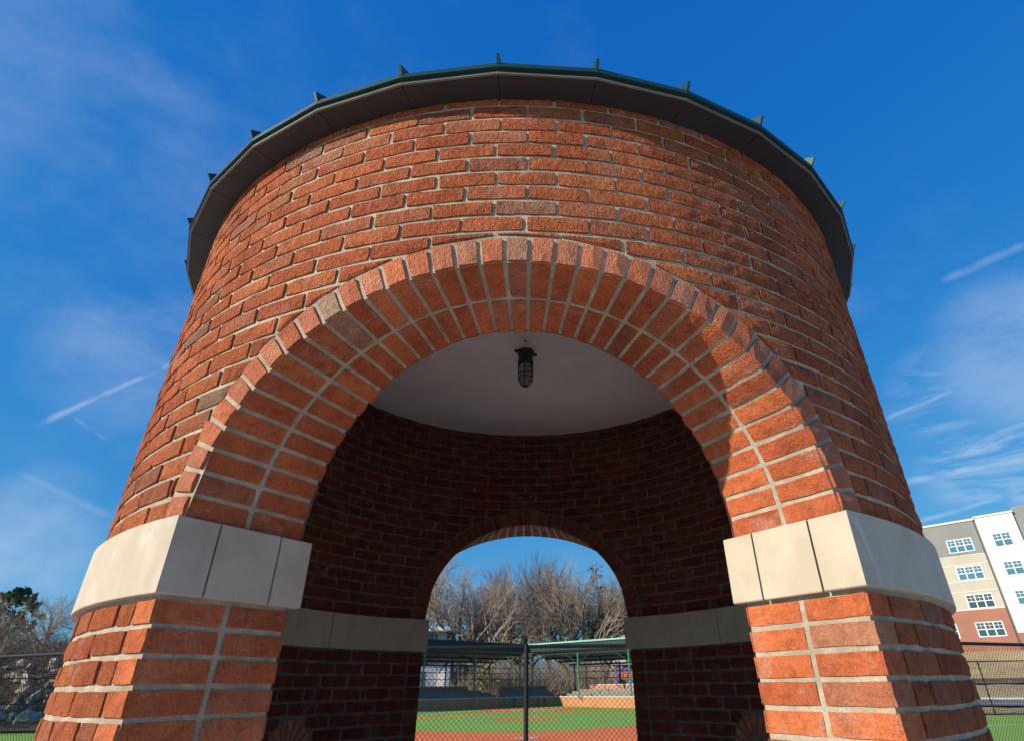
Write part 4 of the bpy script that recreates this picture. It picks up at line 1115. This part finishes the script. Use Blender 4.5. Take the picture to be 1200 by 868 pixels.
# ------------------------------------------------------------------ left: stone bank, trees
M['boulder'] = gmat('pale_quarry_stone', ((0.48,0.41,0.32),(0.58,0.51,0.41),(0.26,0.22,0.17)), (1.5, 5), 0.05)
rb = empty('stone_bank', P2(-29,36,0), 0, label='bank of pale quarry boulders behind the left fence', cat='stone wall')
rnd = random.Random(21); BM = []
for i in range(10):
    bm = bmesh.new(); bmesh.ops.create_icosphere(bm, subdivisions=1, radius=0.5)
    for v in bm.verts: v.co = Vector((max(-0.42,min(0.42,v.co.x*1.25+rnd.uniform(-.1,.1)))*1.25, max(-0.38,min(0.38,v.co.y*1.2+rnd.uniform(-.1,.1))), max(-0.34,min(0.34,v.co.z*1.2+rnd.uniform(-.1,.1)))))
    me = bpy.data.meshes.new('boulder'); bm.to_mesh(me); bm.free(); me.materials.append(M['boulder']); BM.append(me)
nb = 0
for row in range(12):
    for i in range(26):
        w = 33.8+row*0.46+rnd.uniform(-.1,.1); v = -35.5+i*0.62+(0.3 if row % 2 else 0)+rnd.uniform(-.18,.18)
        x = v; y = w+0.1*(x+27)
        if x > -15.5 or rnd.random() < 0.36: continue
        z = ground_h(x,y)+0.10; s = rnd.choice((0.3,0.4,0.5,0.6,0.75))*rnd.uniform(0.85,1.15)
        o = link('boulder', BM[rnd.randrange(10)], rb, P2(x,y,z)-rb.location, rnd.uniform(0,6.3)); o.scale = (s*rnd.uniform(0.8,1.3),s,s*rnd.uniform(0.7,1.1)); nb += 1
        o.rotation_euler = (rnd.uniform(-.6,.6), rnd.uniform(-.6,.6), rnd.uniform(0,6.3))
strip = []
vs = []; nx = 30
for j in range(4):
    for i in range(nx+1):
        w = 31.0+j*1.0; x = -44+i*1.0; y = w+0.1*(x+27); vs.append(P2(x,y,ground_h(x,y)+0.01))
mb = MB(); mb.add(vs, [(j*(nx+1)+i, j*(nx+1)+i+1, (j+1)*(nx+1)+i+1, (j+1)*(nx+1)+i) for j in range(3) for i in range(nx)]); mb.build('mulch_strip', M['mulch'], kind='structure')
vs = []
for j in range(9):
    for i in range(nx+1):
        w = 34.0+j*0.75; x = -44+i*1.0; y = w+0.1*(x+27); vs.append(P2(x,y,ground_h(x,y)+0.012))
mb = MB(); mb.add(vs, [(j*(nx+1)+i, j*(nx+1)+i+1, (j+1)*(nx+1)+i+1, (j+1)*(nx+1)+i) for j in range(8) for i in range(nx)]); mb.build('leaf_litter', M['mulch'], kind='structure')
ub = MB(); r_ = random.Random(77)
for i in range(900):
    x = r_.uniform(-40,-19); y = r_.uniform(33.6,39.5)+0.1*(x+27); p = P2(x,y,ground_h(x,y)); hh = r_.uniform(0.4,1.5)
    q = p+Vector((r_.gauss(0,0.35), r_.gauss(0,0.35), hh)); ub.tube(p, q, 0.022, 0.008, 3, False)
    for _ in range(4):
        t = p.lerp(q, r_.uniform(0.3,1)); ub.tube(t, t+Vector((r_.gauss(0,0.35), r_.gauss(0,0.35), r_.uniform(0.0,0.5))), 0.012, 0.006, 3, False)
ub.build('bank_brush', M['bark'], kind='stuff')
G2 = 'bare trees on the left bank'
for (k_, x, y, H, rz, lab) in [(0,-35.2,47.2,5.0,0.5,'rounded bare tree rising beside the left pier'),(2,-39.5,46,3.0,2.0,'low bare tree left of the rounded one'),(1,-33.0,50,4.3,3.0,'slim bare tree close against the left pier'),
   (0,-43.5,44,2.8,1.1,'low bare tree at the left frame edge'),(2,-31,46.5,3.5,4.4,'bare sapling behind the left pier on the bank'),
   (1,-27.4,33.4,6.5,2.5,'bare tree standing before the boulders and shading them'),(3,-31.5,30.5,7.0,0.2,'bare tree left of the frame shading the boulders')]:
    bare_tree(k_, x, y, H, rz, lab, G2)
evergreen('pine_tree', -52.5, 64.5, 8.0-1.0, 'broad dark pine on the skyline at the left edge', 31, wide=0.42, bottom=0.3, n=120, dens=30, size=0.2)
evergreen('pine_tree', -58.0, 66, 6.6, 'lower dark pine at the far left of the skyline', 32, wide=0.4, bottom=0.3, n=90, dens=30, size=0.2)
ub = MB(); r_ = random.Random(19)
for i in range(2600):
    x = r_.uniform(-62,-26); y = r_.uniform(46,60)+(-x-40)*0.1; p = P2(x,y,ground_h(x,y)); hh = r_.uniform(0.8,2.2)
    q = p+Vector((r_.gauss(0,0.4), r_.gauss(0,0.4), hh)); ub.tube(p, q, 0.03, 0.012, 3, False)
    for _ in range(3):
        t = p.lerp(q, r_.uniform(0.4,1)); ub.tube(t, t+Vector((r_.gauss(0,0.4), r_.gauss(0,0.4), r_.uniform(0.1,0.6))), 0.016, 0.008, 3, False)
ub.build('left_underbrush', M['twig'], kind='stuff')
print('bricks', len(BR), 'single', len(single), 'arch', NARCH, 'boulders', nb, 'tris', sum(len(o.data.polygons) for o in S.objects if o.type == 'MESH'))
